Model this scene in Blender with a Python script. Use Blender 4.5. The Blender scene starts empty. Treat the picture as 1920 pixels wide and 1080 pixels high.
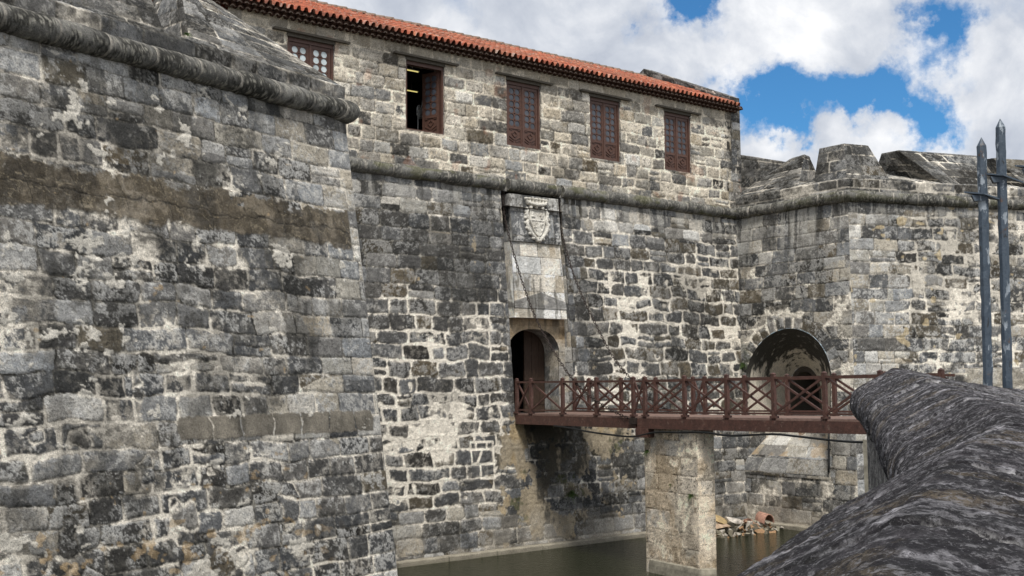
import bpy, math, random
import numpy as np
from mathutils import Vector, Matrix

# ------------------------------------------------------------------ camera, sky, sun
scene = bpy.context.scene
YAW, PITCH, ROLL, FPX = .655, .086, -.008, 2094.
CAM = np.array([-22.78, -30.36, 5.465])
Fv = np.array([math.sin(YAW)*math.cos(PITCH), math.cos(YAW)*math.cos(PITCH), math.sin(PITCH)])
Rv = np.array([math.cos(YAW), -math.sin(YAW), 0.]); Uv = np.cross(Rv, Fv)
Rv, Uv = Rv*math.cos(ROLL)+Uv*math.sin(ROLL), Uv*math.cos(ROLL)-Rv*math.sin(ROLL)
cd = bpy.data.cameras.new("camera"); cam = bpy.data.objects.new("camera", cd)
scene.collection.objects.link(cam)
cam.matrix_world = Matrix(((Rv[0], Uv[0], -Fv[0], CAM[0]), (Rv[1], Uv[1], -Fv[1], CAM[1]), (Rv[2], Uv[2], -Fv[2], CAM[2]), (0, 0, 0, 1)))
cd.sensor_width = 36; cd.lens = FPX/1920*36; cd.clip_start = .05; cd.clip_end = 6000
scene.camera = cam

SUN_EL, SUN_AZ = math.radians(56), math.radians(214)       # azimuth clockwise from +Y
sd = Vector((math.sin(SUN_AZ)*math.cos(SUN_EL), math.cos(SUN_AZ)*math.cos(SUN_EL), math.sin(SUN_EL)))
ld = bpy.data.lights.new("sun", 'SUN'); ld.energy = 2.9; ld.angle = math.radians(14); ld.color = (1, .962, .90)
lo = bpy.data.objects.new("sun", ld); scene.collection.objects.link(lo)
lo.rotation_euler = (-sd).to_track_quat('-Z', 'Y').to_euler(); lo.location = (0, -20, 60)
scene.view_settings.view_transform = 'Standard'; scene.view_settings.look = 'None'
scene.cycles.use_denoising = True
try: scene.cycles.denoising_prefilter = 'ACCURATE'
except Exception: pass
scene.view_settings.exposure = .25; scene.view_settings.gamma = 1

def N(nt, t, **kw):
    n = nt.nodes.new(t)
    for k, v in kw.items():
        if k in n.inputs.keys(): n.inputs[k].default_value = v
        else: setattr(n, k, v)
    return n
def ramp(nt, fac, stops, interp='LINEAR'):
    r = nt.nodes.new('ShaderNodeValToRGB'); r.color_ramp.interpolation = interp
    els = r.color_ramp.elements
    els[0].position, els[1].position = stops[0][0], stops[-1][0]
    for p, c in stops[1:-1]: els.new(p)
    for e, (p, c) in zip(sorted(els, key=lambda e: e.position), stops):
        e.color = (c, c, c, 1) if not hasattr(c, '__len__') else (*c, 1)
    nt.links.new(fac, r.inputs[0]); return r.outputs[0]
def math_(nt, op, a, b=None, c=None, clamp=False):
    n = nt.nodes.new('ShaderNodeMath'); n.operation = op; n.use_clamp = clamp
    for i, v in enumerate((a, b, c)):
        if v is None: continue
        if hasattr(v, 'is_output'): nt.links.new(v, n.inputs[i])
        else: n.inputs[i].default_value = v
    return n.outputs[0]
def mixc(nt, fac, a, b, mode='MIX'):
    n = nt.nodes.new('ShaderNodeMix'); n.data_type = 'RGBA'; n.blend_type = mode
    for s, v in ((n.inputs[0], fac), (n.inputs[6], a), (n.inputs[7], b)):
        if hasattr(v, 'is_output'): nt.links.new(v, s)
        elif hasattr(v, '__len__'): s.default_value = (*v[:3], 1)
        else: s.default_value = v
    return n.outputs[2]

def px_dir(x, y):
    d = Fv+Rv*(x-960)/FPX-Uv*(y-540)/FPX
    return d/np.linalg.norm(d)

w = bpy.data.worlds.new("World"); scene.world = w; w.use_nodes = True
nt = w.node_tree; nt.nodes.clear()
out = N(nt, 'ShaderNodeOutputWorld')
sky = nt.nodes.new('ShaderNodeTexSky'); sky.sky_type = 'NISHITA'; sky.sun_disc = False
sky.sun_elevation = SUN_EL; sky.sun_rotation = SUN_AZ; sky.air_density = 1.0; sky.dust_density = .3; sky.ozone_density = 3.
tc = N(nt, 'ShaderNodeTexCoord')
deep = mixc(nt, 1.0, sky.outputs[0], (.42, .88, 1.17), 'MULTIPLY')
bg1 = N(nt, 'ShaderNodeBackground', Strength=.085); nt.links.new(deep, bg1.inputs[0])
# cumulus: noise on the sky direction, thinned where the blue gaps are
nrm = N(nt, 'ShaderNodeVectorMath', operation='NORMALIZE'); nt.links.new(tc.outputs['Generated'], nrm.inputs[0])
def noise(nt, vec, scale, detail=6, rough=.55, dist=0., lac=2.):
    n = N(nt, 'ShaderNodeTexNoise', Scale=scale, Detail=detail, Roughness=rough, Distortion=dist, Lacunarity=lac)
    if vec is not None: nt.links.new(vec, n.inputs['Vector'])
    return n.outputs['Fac']
big = noise(nt, nrm.outputs[0], 7., 9, .6, .35)
fine = noise(nt, nrm.outputs[0], 26., 8, .62, .2)
dens = math_(nt, 'ADD', math_(nt, 'MULTIPLY', big, .75), math_(nt, 'MULTIPLY', fine, .25))
wv = N(nt, 'ShaderNodeTexNoise', Scale=16., Detail=6, Roughness=.6); nt.links.new(nrm.outputs[0], wv.inputs['Vector'])
ws = N(nt, 'ShaderNodeVectorMath', operation='SUBTRACT'); nt.links.new(wv.outputs['Color'], ws.inputs[0]); ws.inputs[1].default_value = (.5, .5, .5)
wm = N(nt, 'ShaderNodeVectorMath', operation='SCALE'); nt.links.new(ws.outputs[0], wm.inputs[0]); wm.inputs['Scale'].default_value = .11
wd_ = N(nt, 'ShaderNodeVectorMath', operation='ADD'); nt.links.new(nrm.outputs[0], wd_.inputs[0]); nt.links.new(wm.outputs[0], wd_.inputs[1])
def blob(px, py, r, amt):
    d = px_dir(px, py)
    dp = N(nt, 'ShaderNodeVectorMath', operation='DISTANCE'); nt.links.new(wd_.outputs[0], dp.inputs[0]); dp.inputs[1].default_value = tuple(d)
    t = math_(nt, 'DIVIDE', dp.outputs['Value'], r/FPX)
    t = math_(nt, 'MULTIPLY', t, t)
    return math_(nt, 'MULTIPLY', math_(nt, 'EXPONENT', math_(nt, 'MULTIPLY', t, -1.)), amt)
s = math_(nt, 'ADD', math_(nt, 'MULTIPLY', dens, 1.15), .012)
for bl in ((1265, 4, 75, -.32), (1225, -25, 80, -.15), (1760, 34, 60, -.25), (1715, 85, 45, -.09), (1430, 214, 75, -.32), (1510, 214, 75, -.25), (1410, 300, 50, -.10), (1640, 175, 75, -.16), (1725, 210, 75, -.30), (1590, 200, 65, -.15),
           (1880, 30, 80, -.09), (870, 20, 80, -.09),
           (1668, 255, 42, .22), (1585, 268, 50, .24), (1420, 274, 28, .28), (1500, 312, 60, .2), (1760, 312, 60, .16), (1850, 190, 90, .18), (1480, 60, 200, .13), (1000, 60, 220, .10), (1850, 100, 90, .12), (1640, 60, 70, .14), (1700, 120, 40, .05)):
    s = math_(nt, 'ADD', s, blob(*bl))
mask = ramp(nt, s, [(.38, 0.), (.435, .28), (.50, .82), (.58, 1.)])
# cloud tone: white puffs with grey bellies
ctone = math_(nt, 'ADD', math_(nt, 'MULTIPLY', noise(nt, nrm.outputs[0], 9.5, 8, .55, .4), .8), math_(nt, 'MULTIPLY', fine, .2))
ct = math_(nt, 'ADD', ctone, blob(1500, 190, 170, -.10))
for bl in ((1120, 110, 220, -.06), (1640, 270, 110, .10), (1420, 270, 50, .12), (1560, 60, 160, .05), (1400, 20, 120, .06)):
    ct = math_(nt, 'ADD', ct, blob(*bl))
ccol = ramp(nt, ct, [(.34, (.44, .48, .56)), (.45, (.57, .605, .67)), (.54, (.74, .76, .80)), (.63, (.93, .935, .95))])
bg2 = N(nt, 'ShaderNodeBackground', Strength=.95); nt.links.new(ccol, bg2.inputs[0])
mx = N(nt, 'ShaderNodeMixShader'); nt.links.new(mask, mx.inputs[0]); nt.links.new(bg1.outputs[0], mx.inputs[1]); nt.links.new(bg2.outputs[0], mx.inputs[2])
nt.links.new(mx.outputs[0], out.inputs[0])

# ------------------------------------------------------------------ dimensions of the fort (metres, water at z = 0)
ZC = 12.315; XL, YL, AL = -9.267, -5.887, .290; XR, YR, AR = 12.164, -5.402, .331; BAT = .095; ZD = 4.5
NLf = np.array([math.sin(AL), -math.cos(AL), 0]); NRf = np.array([-math.sin(AR), -math.cos(AR), 0])
DLf = np.array([-math.cos(AL), -math.sin(AL), 0]); DRf = np.array([math.cos(AR), -math.sin(AR), 0])
def lcorner(z):
    o = BAT*(ZC-z); return np.array([XL+o, YL-(o-o*math.sin(AL))/math.cos(AL), z])
def rcorner(z):
    o = BAT*(ZC-z); return np.array([XR-o, YR+(o*math.sin(AR)-o)/math.cos(AR), z])

# ------------------------------------------------------------------ object helpers
COL = scene.collection
def thing(name, label=None, cat=None, loc=(0, 0, 0), group=None, kind=None):
    o = bpy.data.objects.new(name, None); COL.objects.link(o); o.location = loc; o.empty_display_size = .2
    return tag(o, label, cat, group, kind)
def tag(o, label=None, cat=None, group=None, kind=None):
    if label: o['label'] = label
    if cat: o['category'] = cat
    if group: o['group'] = group
    if kind: o['kind'] = kind
    return o
def link(name, me, mat=None, parent=None):
    o = bpy.data.objects.new(name, me); COL.objects.link(o)
    if mat: me.materials.append(mat)
    if parent is not None:
        o.parent = parent
        p = Vector((0, 0, 0)); q = parent
        while q is not None: p += q.location; q = q.parent
        o.location = -p
    return o
def mesh_np(name, verts, quads, cols=None, smooth=True):
    me = bpy.data.meshes.new(name)
    v = np.asarray(verts, np.float32).reshape(-1, 3); q = np.asarray(quads, np.int32)
    me.vertices.add(len(v)); me.vertices.foreach_set('co', v.ravel())
    n = q.shape[1]
    me.loops.add(q.size); me.loops.foreach_set('vertex_index', q.ravel())
    me.polygons.add(len(q)); me.polygons.foreach_set('loop_start', np.arange(0, q.size, n, dtype=np.int32))
    me.polygons.foreach_set('loop_total', np.full(len(q), n, np.int32))
    me.polygons.foreach_set('use_smooth', np.full(len(q), smooth))
    if cols is not None:
        a = me.attributes.new('Col', 'FLOAT_COLOR', 'POINT')
        c = np.ones((len(v), 4), np.float32); c[:, :3] = np.asarray(cols).reshape(-1, 3)
        a.data.foreach_set('color', c.ravel())
    me.update(); me.validate()
    return me
def grid_quads(ny, nx, keep=None, closed=False, base=0):
    i, j = np.meshgrid(np.arange(ny-1), np.arange(nx if closed else nx-1), indexing='ij')
    j2 = (j+1) % nx
    q = np.stack([i*nx+j, i*nx+j2, (i+1)*nx+j2, (i+1)*nx+j], -1)
    if keep is not None: q = q[keep]
    return q.reshape(-1, 4)+base
class GM:                                                   # several grids in one mesh
    def __init__(s): s.v = []; s.c = []; s.q = []; s.n = 0
    def grid(s, P, C, keep=None, closed=False):
        ny, nx = P.shape[:2]
        s.q.append(grid_quads(ny, nx, keep, closed, s.n)); s.v.append(P.reshape(-1, 3)); s.c.append(C.reshape(-1, 3)); s.n += ny*nx
    def build(s, name, mat, parent=None, smooth=True):
        return link(name, mesh_np(name, np.concatenate(s.v), np.concatenate(s.q), np.concatenate(s.c), smooth), mat, parent)
class MB:                                                   # plain polygons
    def __init__(s): s.v = []; s.f = []; s.sm = []
    def poly(s, vs, fs, smooth=False):
        b = len(s.v); s.v += [tuple(map(float, v)) for v in vs]; s.f += [tuple(b+i for i in f) for f in fs]; s.sm += [smooth]*len(fs)
    def hexa(s, c): s.poly(c, [(0, 3, 2, 1), (4, 5, 6, 7), (0, 1, 5, 4), (1, 2, 6, 5), (2, 3, 7, 6), (3, 0, 4, 7)])
    def box(s, x0, y0, z0, x1, y1, z1):
        s.hexa([(x0, y0, z0), (x1, y0, z0), (x1, y1, z0), (x0, y1, z0), (x0, y0, z1), (x1, y0, z1), (x1, y1, z1), (x0, y1, z1)])
    def bar(s, p, q, wd, ht, up=(0, 0, 1)):
        p, q, up = Vector(p), Vector(q), Vector(up); d = (q-p).normalized(); a = d.cross(up).normalized(); b = a.cross(d)
        a, b = a*wd/2, b*ht/2
        s.hexa([p-a-b, p+a-b, p+a+b, p-a+b, q-a-b, q+a-b, q+a+b, q-a+b])
    def tube(s, pts, r, n=8, closed=False, cap=True):
        pts = [Vector(p) for p in pts]; m = len(pts); rr = r if hasattr(r, '__len__') else [r]*m
        b = []; ref = None
        for i, p in enumerate(pts):
            t = (pts[(i+1) % m]-pts[i-1]) if closed else (pts[min(i+1, m-1)]-pts[max(i-1, 0)])
            t.normalize()
            if ref is None: ref = t.orthogonal().normalized()
            ref = (ref-t*ref.dot(t)).normalized(); k = t.cross(ref)
            b.append([p+(ref*math.cos(2*math.pi*j/n)+k*math.sin(2*math.pi*j/n))*rr[i] for j in range(n)])
        vs = [v for ring in b for v in ring]; fs = []
        for i in range(m if closed else m-1):
            for j in range(n): fs.append((i*n+j, i*n+(j+1) % n, ((i+1) % m)*n+(j+1) % n, ((i+1) % m)*n+j))
        if cap and not closed: fs += [tuple(range(n))[::-1], tuple((m-1)*n+j for j in range(n))]
        s.poly(vs, fs, True)
    def build(s, name, mat, parent=None):
        me = bpy.data.meshes.new(name); me.from_pydata(s.v, [], s.f)
        me.polygons.foreach_set('use_smooth', s.sm); me.update()
        return link(name, me, mat, parent)

# ------------------------------------------------------------------ numpy noise
_rs = np.random.RandomState(7); _T = _rs.rand(256, 256).astype(np.float32)
def vn(x, y, seed=0):
    x = np.asarray(x, np.float64)+seed*37.17; y = np.asarray(y, np.float64)+seed*91.31
    xi = np.floor(x).astype(np.int64); yi = np.floor(y).astype(np.int64); fx = (x-xi).astype(np.float32); fy = (y-yi).astype(np.float32)
    fx = fx*fx*(3-2*fx); fy = fy*fy*(3-2*fy)
    a, b = xi & 255, (xi+1) & 255; c, d = yi & 255, (yi+1) & 255
    return (_T[a, c]*(1-fx)+_T[b, c]*fx)*(1-fy)+(_T[a, d]*(1-fx)+_T[b, d]*fx)*fy
def fbm(x, y, seed=0, o=4, g=.55):
    t = 0; a = 1; s = 0
    for i in range(o): t = t+a*vn(x*2**i, y*2**i, seed+i*3); s += a; a *= g
    return t/s
def sst(a, b, x): t = np.clip((x-a)/(b-a), 0, 1); return t*t*(3-2*t)
def lerp(a, b, t): return a+(b-a)*t
def lc3(a, b, t): return a+(b-a)*t[..., None]
def box_m(U, V, u0, u1, v0, v1, s=.3):                       # soft box mask
    return sst(u0-s, u0+s, U)*(1-sst(u1-s, u1+s, U))*sst(v0-s, v0+s, V)*(1-sst(v1-s, v1+s, V))
A3 = lambda *c: np.array(c, np.float32)
CREAM, OLDM, BLACK = A3(.88, .81, .69), A3(.30, .28, .24), A3(.028, .027, .023)

# ------------------------------------------------------------------ masonry
def coursed(U, V, st, seed):
    rs = np.random.RandomState(seed)
    v0, v1 = V.min()-.5, V.max()+.5
    zs = [v0-rs.rand()*.3]
    while zs[-1] < v1: zs.append(zs[-1]+rs.uniform(*st['course']))
    zs = np.array(zs); c = np.clip(np.searchsorted(zs, V, side='right')-1, 0, len(zs)-2)
    z0, z1 = zs[c], zs[c+1]; u0 = np.zeros_like(U); u1 = np.zeros_like(U); sid = np.zeros(U.shape, np.int64); nid = 0
    ua, ub = U.min()-1, U.max()+1
    for k in range(len(zs)-1):
        m = c == k
        us = [ua-rs.rand()*.8]
        while us[-1] < ub:
            wdt = rs.uniform(*st['wid'])
            if rs.rand() < .14: wdt *= 1.45
            us.append(us[-1]+wdt)
        us = np.array(us)
        if m.any():
            j = np.clip(np.searchsorted(us, U[m], side='right')-1, 0, len(us)-2)
            u0[m] = us[j]; u1[m] = us[j+1]; sid[m] = nid+j
        nid += len(us)
    sp = rs.rand(nid) < st.get('split', .1); fr = rs.uniform(.35, .65, nid)
    zm = z0+fr[sid]*(z1-z0); isp = sp[sid]; up = V > zm
    z0 = np.where(isp & up, zm, z0); z1 = np.where(isp & ~up, zm, z1); sid = sid*2+(isp & up)
    dx = np.minimum(U-u0, u1-U); dy = np.minimum(V-z0, z1-V); r = st.get('round', .06)
    rr = r*(.5+1.0*np.random.RandomState(seed+1).rand(nid*2))[sid]
    d = np.minimum(np.minimum(dx, dy), rr-np.hypot(np.maximum(rr-dx, 0), np.maximum(rr-dy, 0)))
    return d, sid, nid*2, (V-z0)/(z1-z0)
def voro(U, V, cw, ch, seed, jit=.34):
    rs = np.random.RandomState(seed); T = rs.rand(64, 64, 3)
    y = V/ch; iy = np.floor(y).astype(int); best = np.full(U.shape, 1e9); bx = np.zeros_like(U); by = np.zeros_like(U); bid = np.zeros(U.shape, int)
    def cell(dj, di):
        jy = iy+dj; off = .5*(jy & 1); ix = np.floor(U/cw-off).astype(int)+di
        t = T[jy & 63, ix & 63]
        return (ix+off+.5+(t[..., 0]-.5)*2*jit)*cw, (jy+.5+(t[..., 1]-.5)*1.6*jit)*ch, (jy & 63)*64+(ix & 63)
    WQ = (np.random.RandomState(seed+9).rand(4096)**2)*(.36*ch)**2
    def wq(c): return WQ[c]
    K = .75                                                   # squash so that cells come out wider than tall
    for dj in (-1, 0, 1):
        for di in (-1, 0, 1):
            cx, cy, cid = cell(dj, di); dd = ((U-cx)*K)**2+(V-cy)**2; dd = dd-wq(cid); m = dd < best
            best = np.where(m, dd, best); bx = np.where(m, cx, bx); by = np.where(m, cy, by); bid = np.where(m, cid, bid)
    d = np.zeros(U.shape); KS = .020
    for dj in (-1, 0, 1):
        for di in (-2, -1, 0, 1, 2):
            cx, cy, cid = cell(dj, di); dd = ((U-cx)*K)**2+(V-cy)**2-wq(cid)
            ln = np.sqrt(((cx-bx)*K)**2+(cy-by)**2); e = (dd-best)/(2*np.maximum(ln, 1e-6))
            d = d+np.where((cid == bid) | (ln < 1e-5), 0, np.exp(-np.clip(e, -.05, 2)/KS))
    return -KS*np.log(np.maximum(d, 1e-20)), bid, 4096, (V-by)/ch+.5
STONES = [A3(.088, .087, .085), A3(.175, .172, .166), A3(.36, .355, .34), A3(.50, .455, .375), A3(.122, .102, .072), A3(.040, .038, .035), A3(.64, .61, .55)]
def masonry(U, V, st, seed):
    """height and colour of a stone wall over the metric coordinates U (along), V (up)"""
    irr = st['irr'](U, V) if 'irr' in st else np.zeros_like(U)
    wu = (fbm(U*1.3, V*1.3, seed+11, 3)-.5); wv = (fbm(U*1.1, V*1.1, seed+15, 3)-.5)
    amp = st.get('warp', .10)*(.25+irr)
    U2 = U+wu*amp*1.6; V2 = V+wv*amp*1.6+st.get('bow', .0)*np.sin(U*.7+seed)
    d, sid, n, rel = coursed(U2, V2, st, seed)
    if 'rub' in st:
        rb = st['rub'](U, V)+(fbm(U*1.1, V*1.1, seed+31, 3)-.5)*.9
        U3 = U+wu*.16+(fbm(U*7, V*7, seed+33, 2)-.5)*.06; V3 = V+wv*.16+(fbm(U*7, V*7, seed+35, 2)-.5)*.06
        dv, vid, nv, vrel = voro(U3, V3, st.get('vc', (.5, .36))[0], st.get('vc', (.5, .36))[1], seed+5)
        m = rb > .5
        d = np.where(m, dv, d); d = np.minimum(d, np.abs(rb-.5)*3.); sid = np.where(m, n+vid, sid); rel = np.where(m, vrel, rel); n += nv
    if 'over' in st: d, sid, n = st['over'](U, V, d, sid, n)
    rs = np.random.RandomState(seed+77); R1, R2, R3, R4, R5 = (rs.rand(n)[sid] for _ in range(5))
    ex = lambda f, k=1.9: np.clip(.5+(f-.5)*k, 0, 1)
    hi = ex(fbm(U*8, V*8, seed+41, 4, .7)); hf = ex(fbm(U*22, V*22, seed+47, 3, .8)); mid = ex(fbm(U*2.2, V*2.2, seed+43, 4, .6)); low = ex(fbm(U*.55, V*.55, seed+45, 4, .55)); jn = ex(fbm(U*1.15, V*1.15, seed+49, 3, .6), 2.3)
    gap = st['gap'](U, V) if 'gap' in st else .012
    de = d-gap*(.25+1.6*jn*jn+.5*(mid-.4))-.014*(hi-.4)*(1+1.6*irr)-.010*(hf-.5)
    S = sst(-.004, .010, de)
    fresh = np.clip(st['fresh'](U, V) if 'fresh' in st else np.zeros_like(U), 0, 1)
    fr = sst(.25, .75, fresh+(jn-.5)*.9+(hi-.5)*.35)
    # mortar smeared over the stone faces, mostly beside the joints
    sm_ = st['smear'](U, V) if 'smear' in st else np.zeros_like(U)
    sm = sst(.53, .56, jn*.33+hi*.30+hf*.14+sm_*.34-3.2*np.clip(d, 0, .35))*np.clip(sm_*4, 0, 1)
    S = S*(1-sm); fr = np.maximum(fr, sm*.85)
    pal = st['pal'](U, V)                                     # (...,7) weights
    cw = np.cumsum(pal, -1); cw = cw/cw[..., -1:]
    pick = (R1[..., None] > cw).sum(-1).clip(0, 6); C = np.stack(STONES)[pick]
    C = C*(.75+.5*R2)[..., None]; C = C*(1+(A3(.05, 0, -.07)[None, None]*(R3-.5)[..., None]*2))
    C = C*(.62+.5*hi+.26*hf)[..., None]
    # weathering inside a stone: film of grey-black growth, pale lichen, pits
    film = sst(.44, .60, mid*.34+hi*.34+hf*.2+.06+(R4-.5)*.42+(low-.5)*.22)
    C = lc3(C, C*.34+BLACK*.35, film*(st['filmf'](U, V) if 'filmf' in st else st.get('film', .7)))
    lic = ex(fbm(U*4, V*4, seed+51, 4, .7))
    pale = sst(.53, .62, hf*.34+lic*.40+hi*.26+(R5-.5)*.26)
    C = lc3(C, A3(.58, .57, .54)*(.75+.4*hf)[..., None], pale*st.get('lichen', .75))
    edge = np.exp(-np.clip(de, 0, 1)/.030)*sst(.42, .6, hi*.7+hf*.3+(R2-.5)*.3)
    C = lc3(C, lc3(np.broadcast_to(A3(.36, .34, .295), C.shape), CREAM, fr), edge*st.get('edge', .55))
    pit = sst(.72, .82, hf)*st.get('pit', .6)
    C = lc3(C, C*.16, pit)
    M = lc3(np.broadcast_to(OLDM, C.shape)*(.35+1.0*hi)[..., None], CREAM*(.80+.32*hi)[..., None], fr)
    crack = sst(.56, .66, ex(fbm(U*6, V*6, seed+61, 3))*.7+hf*.3)*(1-fr*.9); M = lc3(M, M*.16, crack)
    C = lc3(M, C, S)
    C = lc3(C, C*.22, (1-sst(.003, .016, np.abs(de+.004)))*sst(.30, .55, mid*.6+hf*.4+.12*(1-fr))*.75)  # shadow and dirt of the recessed joints, painted as a thin dark line
    # black patina in large shapes and runs of rain water
    run = fbm(U*3.2, V*.28, seed+71, 4, .6); pt = st['patina'](U, V) if 'patina' in st else np.zeros_like(U)
    P = sst(.50, .66, low*.42+mid*.2+hi*.13+hf*.05+ex(run)*.2+pt*.55)
    C = lc3(C, C*.26+BLACK*.6, np.clip(P*st.get('pat', .6), 0, .92))
    if 'streak' in st:                                        # pale and dark runs below the cordon
        k = st['streak'](U, V); r2 = fbm(U*4.5, V*.16, seed+81, 4, .6)
        C = lc3(C, A3(.50, .48, .43), sst(.53, .60, r2+(hf-.5)*.12)*k*.75); C = lc3(C, BLACK*1.3, sst(.58, .70, fbm(U*3.3+9, V*.2, seed+85, 4, .6))*k*.8)
    h = S*sst(0, .07, de)*(.016+.016*R2)*st.get('relief', .62)+S*.010+(hi-.5)*(.008+.012*S)+(hf-.5)*.008-pit*.006+sm*.010+(mid-.5)*.014
    h = h+S*((rel-.5)*(R3-.5)*.010)+(hf-.5)*.008
    if 'paint' in st: C, h = st['paint'](U, V, C, h, dict(hi=hi, mid=mid, low=low, hf=hf, seed=seed))
    return h.astype(np.float32), np.clip(C, .008, .9).astype(np.float32)

def axis(a, b, step, snaps=()):
    n = max(2, int(round((b-a)/step))+1); x = np.linspace(a, b, n)
    for s_ in snaps:
        if a < s_ < b: x[np.argmin(np.abs(x-s_))] = s_
    return x
def snap_edge(g, keep_fn):
    return g
def wall_patch(gm, P00, P10, P11, P01, us, vs, st, seed, Uo=0, Vo=0, normal=None, hole=None, snap=None, fade=(1, 1, 1, 1), amp=1., L=None):
    """bilinear patch, us/vs in metres along bottom edge / up; P00 bottom-left .. as seen from outside"""
    P00, P10, P11, P01 = (np.asarray(p, np.float64) for p in (P00, P10, P11, P01))
    U, V = np.meshgrid(us, vs)
    if snap: U, V = snap(U, V)
    a = ((U-us[0])/(us[-1]-us[0]))[..., None]; b = ((V-vs[0])/(vs[-1]-vs[0]))[..., None]
    P = (P00*(1-a)+P10*a)*(1-b)+(P01*(1-a)+P11*a)*b
    nrm_ = np.cross(P10-P00, P01-P00) if normal is None else np.asarray(normal, float); nrm_ = nrm_/np.linalg.norm(nrm_)
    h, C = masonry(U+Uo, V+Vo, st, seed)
    w_ = np.ones_like(h); k = .05
    if fade[0]: w_ *= np.clip((U-us[0])/k, 0, 1)
    if fade[1]: w_ *= np.clip((us[-1]-U)/k, 0, 1)
    if fade[2]: w_ *= np.clip((V-vs[0])/k, 0, 1)
    if fade[3]: w_ *= np.clip((vs[-1]-V)/k, 0, 1)
    P = P+nrm_*(h*w_*amp)[..., None]
    keep = None
    if hole is not None:
        Uc = (U[:-1, :-1]+U[1:, 1:])/2; Vc = (V[:-1, :-1]+V[1:, 1:])/2; keep = ~hole(Uc, Vc)
    gm.grid(P, C, keep)

# ------------------------------------------------------------------ materials
def mat_new(name):
    m = bpy.data.materials.new(name); m.use_nodes = True; nt = m.node_tree
    return m, nt, nt.nodes['Principled BSDF']
def pos(nt): return N(nt, 'ShaderNodeNewGeometry').outputs['Position']
def bump(nt, bsdf, h, dist, strength=1.):
    b = N(nt, 'ShaderNodeBump', Strength=strength, Distance=dist); nt.links.new(h, b.inputs['Height']); nt.links.new(b.outputs[0], bsdf.inputs['Normal'])
def mat_stone(name, s1=46., s2=120., bd=.014, lo_=.42, hi_=1.62, speck=.72):
    m, nt, b = mat_new(name)
    at = N(nt, 'ShaderNodeAttribute', attribute_name='Col'); p = pos(nt)
    n1 = noise(nt, p, s1, 5, .75); n2 = noise(nt, p, s2, 3, .75)
    c = mixc(nt, 1., at.outputs['Color'], ramp(nt, n1, [(.33, lo_), (.5, 1.), (.67, hi_)]), 'MULTIPLY')
    c = mixc(nt, math_(nt, 'MULTIPLY', ramp(nt, n2, [(.56, 0.), (.68, 1.)]), speck), c, mixc(nt, .5, c, (.42, .41, .38)))
    c = mixc(nt, math_(nt, 'MULTIPLY', ramp(nt, n2, [(.30, 1.), (.42, 0.)]), speck), c, mixc(nt, 1., c, (.3, .3, .3), 'MULTIPLY'))
    nt.links.new(c, b.inputs['Base Color']); b.inputs['Roughness'].default_value = .92; b.inputs['Specular IOR Level'].default_value = .2
    hh = math_(nt, 'ADD', n1, math_(nt, 'MULTIPLY', n2, .5)); bump(nt, b, hh, bd)
    return m
M_STONE = mat_stone('weathered_stone')
M_TILE = mat_stone('clay_tile', 30., 90., .008, .75, 1.2, .15)
def mat_coping():
    m, nt, b = mat_new('rough_coping_stone'); at = N(nt, 'ShaderNodeAttribute', attribute_name='Col'); p = pos(nt)
    n0 = noise(nt, p, 7., 8, .75); n1 = noise(nt, p, 26., 6, .75); n2 = noise(nt, p, 110., 4, .75)
    c = mixc(nt, 1., at.outputs['Color'], ramp(nt, n0, [(.40, .35), (.5, .9), (.60, 2.0)]), 'MULTIPLY')
    c = mixc(nt, ramp(nt, n1, [(.42, .92), (.50, 0.)]), c, (.014, .012, .015))
    c = mixc(nt, math_(nt, 'MULTIPLY', ramp(nt, n1, [(.54, 0.), (.60, 1.)]), .8), c, (.22, .214, .222))
    c = mixc(nt, math_(nt, 'MULTIPLY', ramp(nt, n2, [(.57, 0.), (.66, 1.)]), .6), c, (.26, .252, .264))
    c = mixc(nt, math_(nt, 'MULTIPLY', ramp(nt, n2, [(.34, 1.), (.44, 0.)]), .7), c, (.012, .011, .012))
    nt.links.new(c, b.inputs['Base Color']); b.inputs['Roughness'].default_value = .9; b.inputs['Specular IOR Level'].default_value = .25
    hh = math_(nt, 'ADD', math_(nt, 'ADD', n0, math_(nt, 'MULTIPLY', n1, .5)), math_(nt, 'MULTIPLY', n2, .16)); bump(nt, b, hh, .04)
    return m
M_COPING = mat_coping()
def mat_plain(name, col, rough=.6, var=.25, scale=14., bd=.004, stretch=None, spec=.4, metallic=0.):
    m, nt, b = mat_new(name); p = pos(nt)
    if stretch:
        mp = N(nt, 'ShaderNodeMapping'); mp.inputs['Scale'].default_value = stretch; nt.links.new(p, mp.inputs[0]); p = mp.outputs[0]
    n1 = noise(nt, p, scale, 6, .65)
    c = mixc(nt, 1., col, ramp(nt, n1, [(.3, 1-var), (.7, 1+var)]), 'MULTIPLY'); nt.links.new(c, b.inputs['Base Color'])
    b.inputs['Roughness'].default_value = rough; b.inputs['Specular IOR Level'].default_value = spec; b.inputs['Metallic'].default_value = metallic
    bump(nt, b, n1, bd); return m
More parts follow.
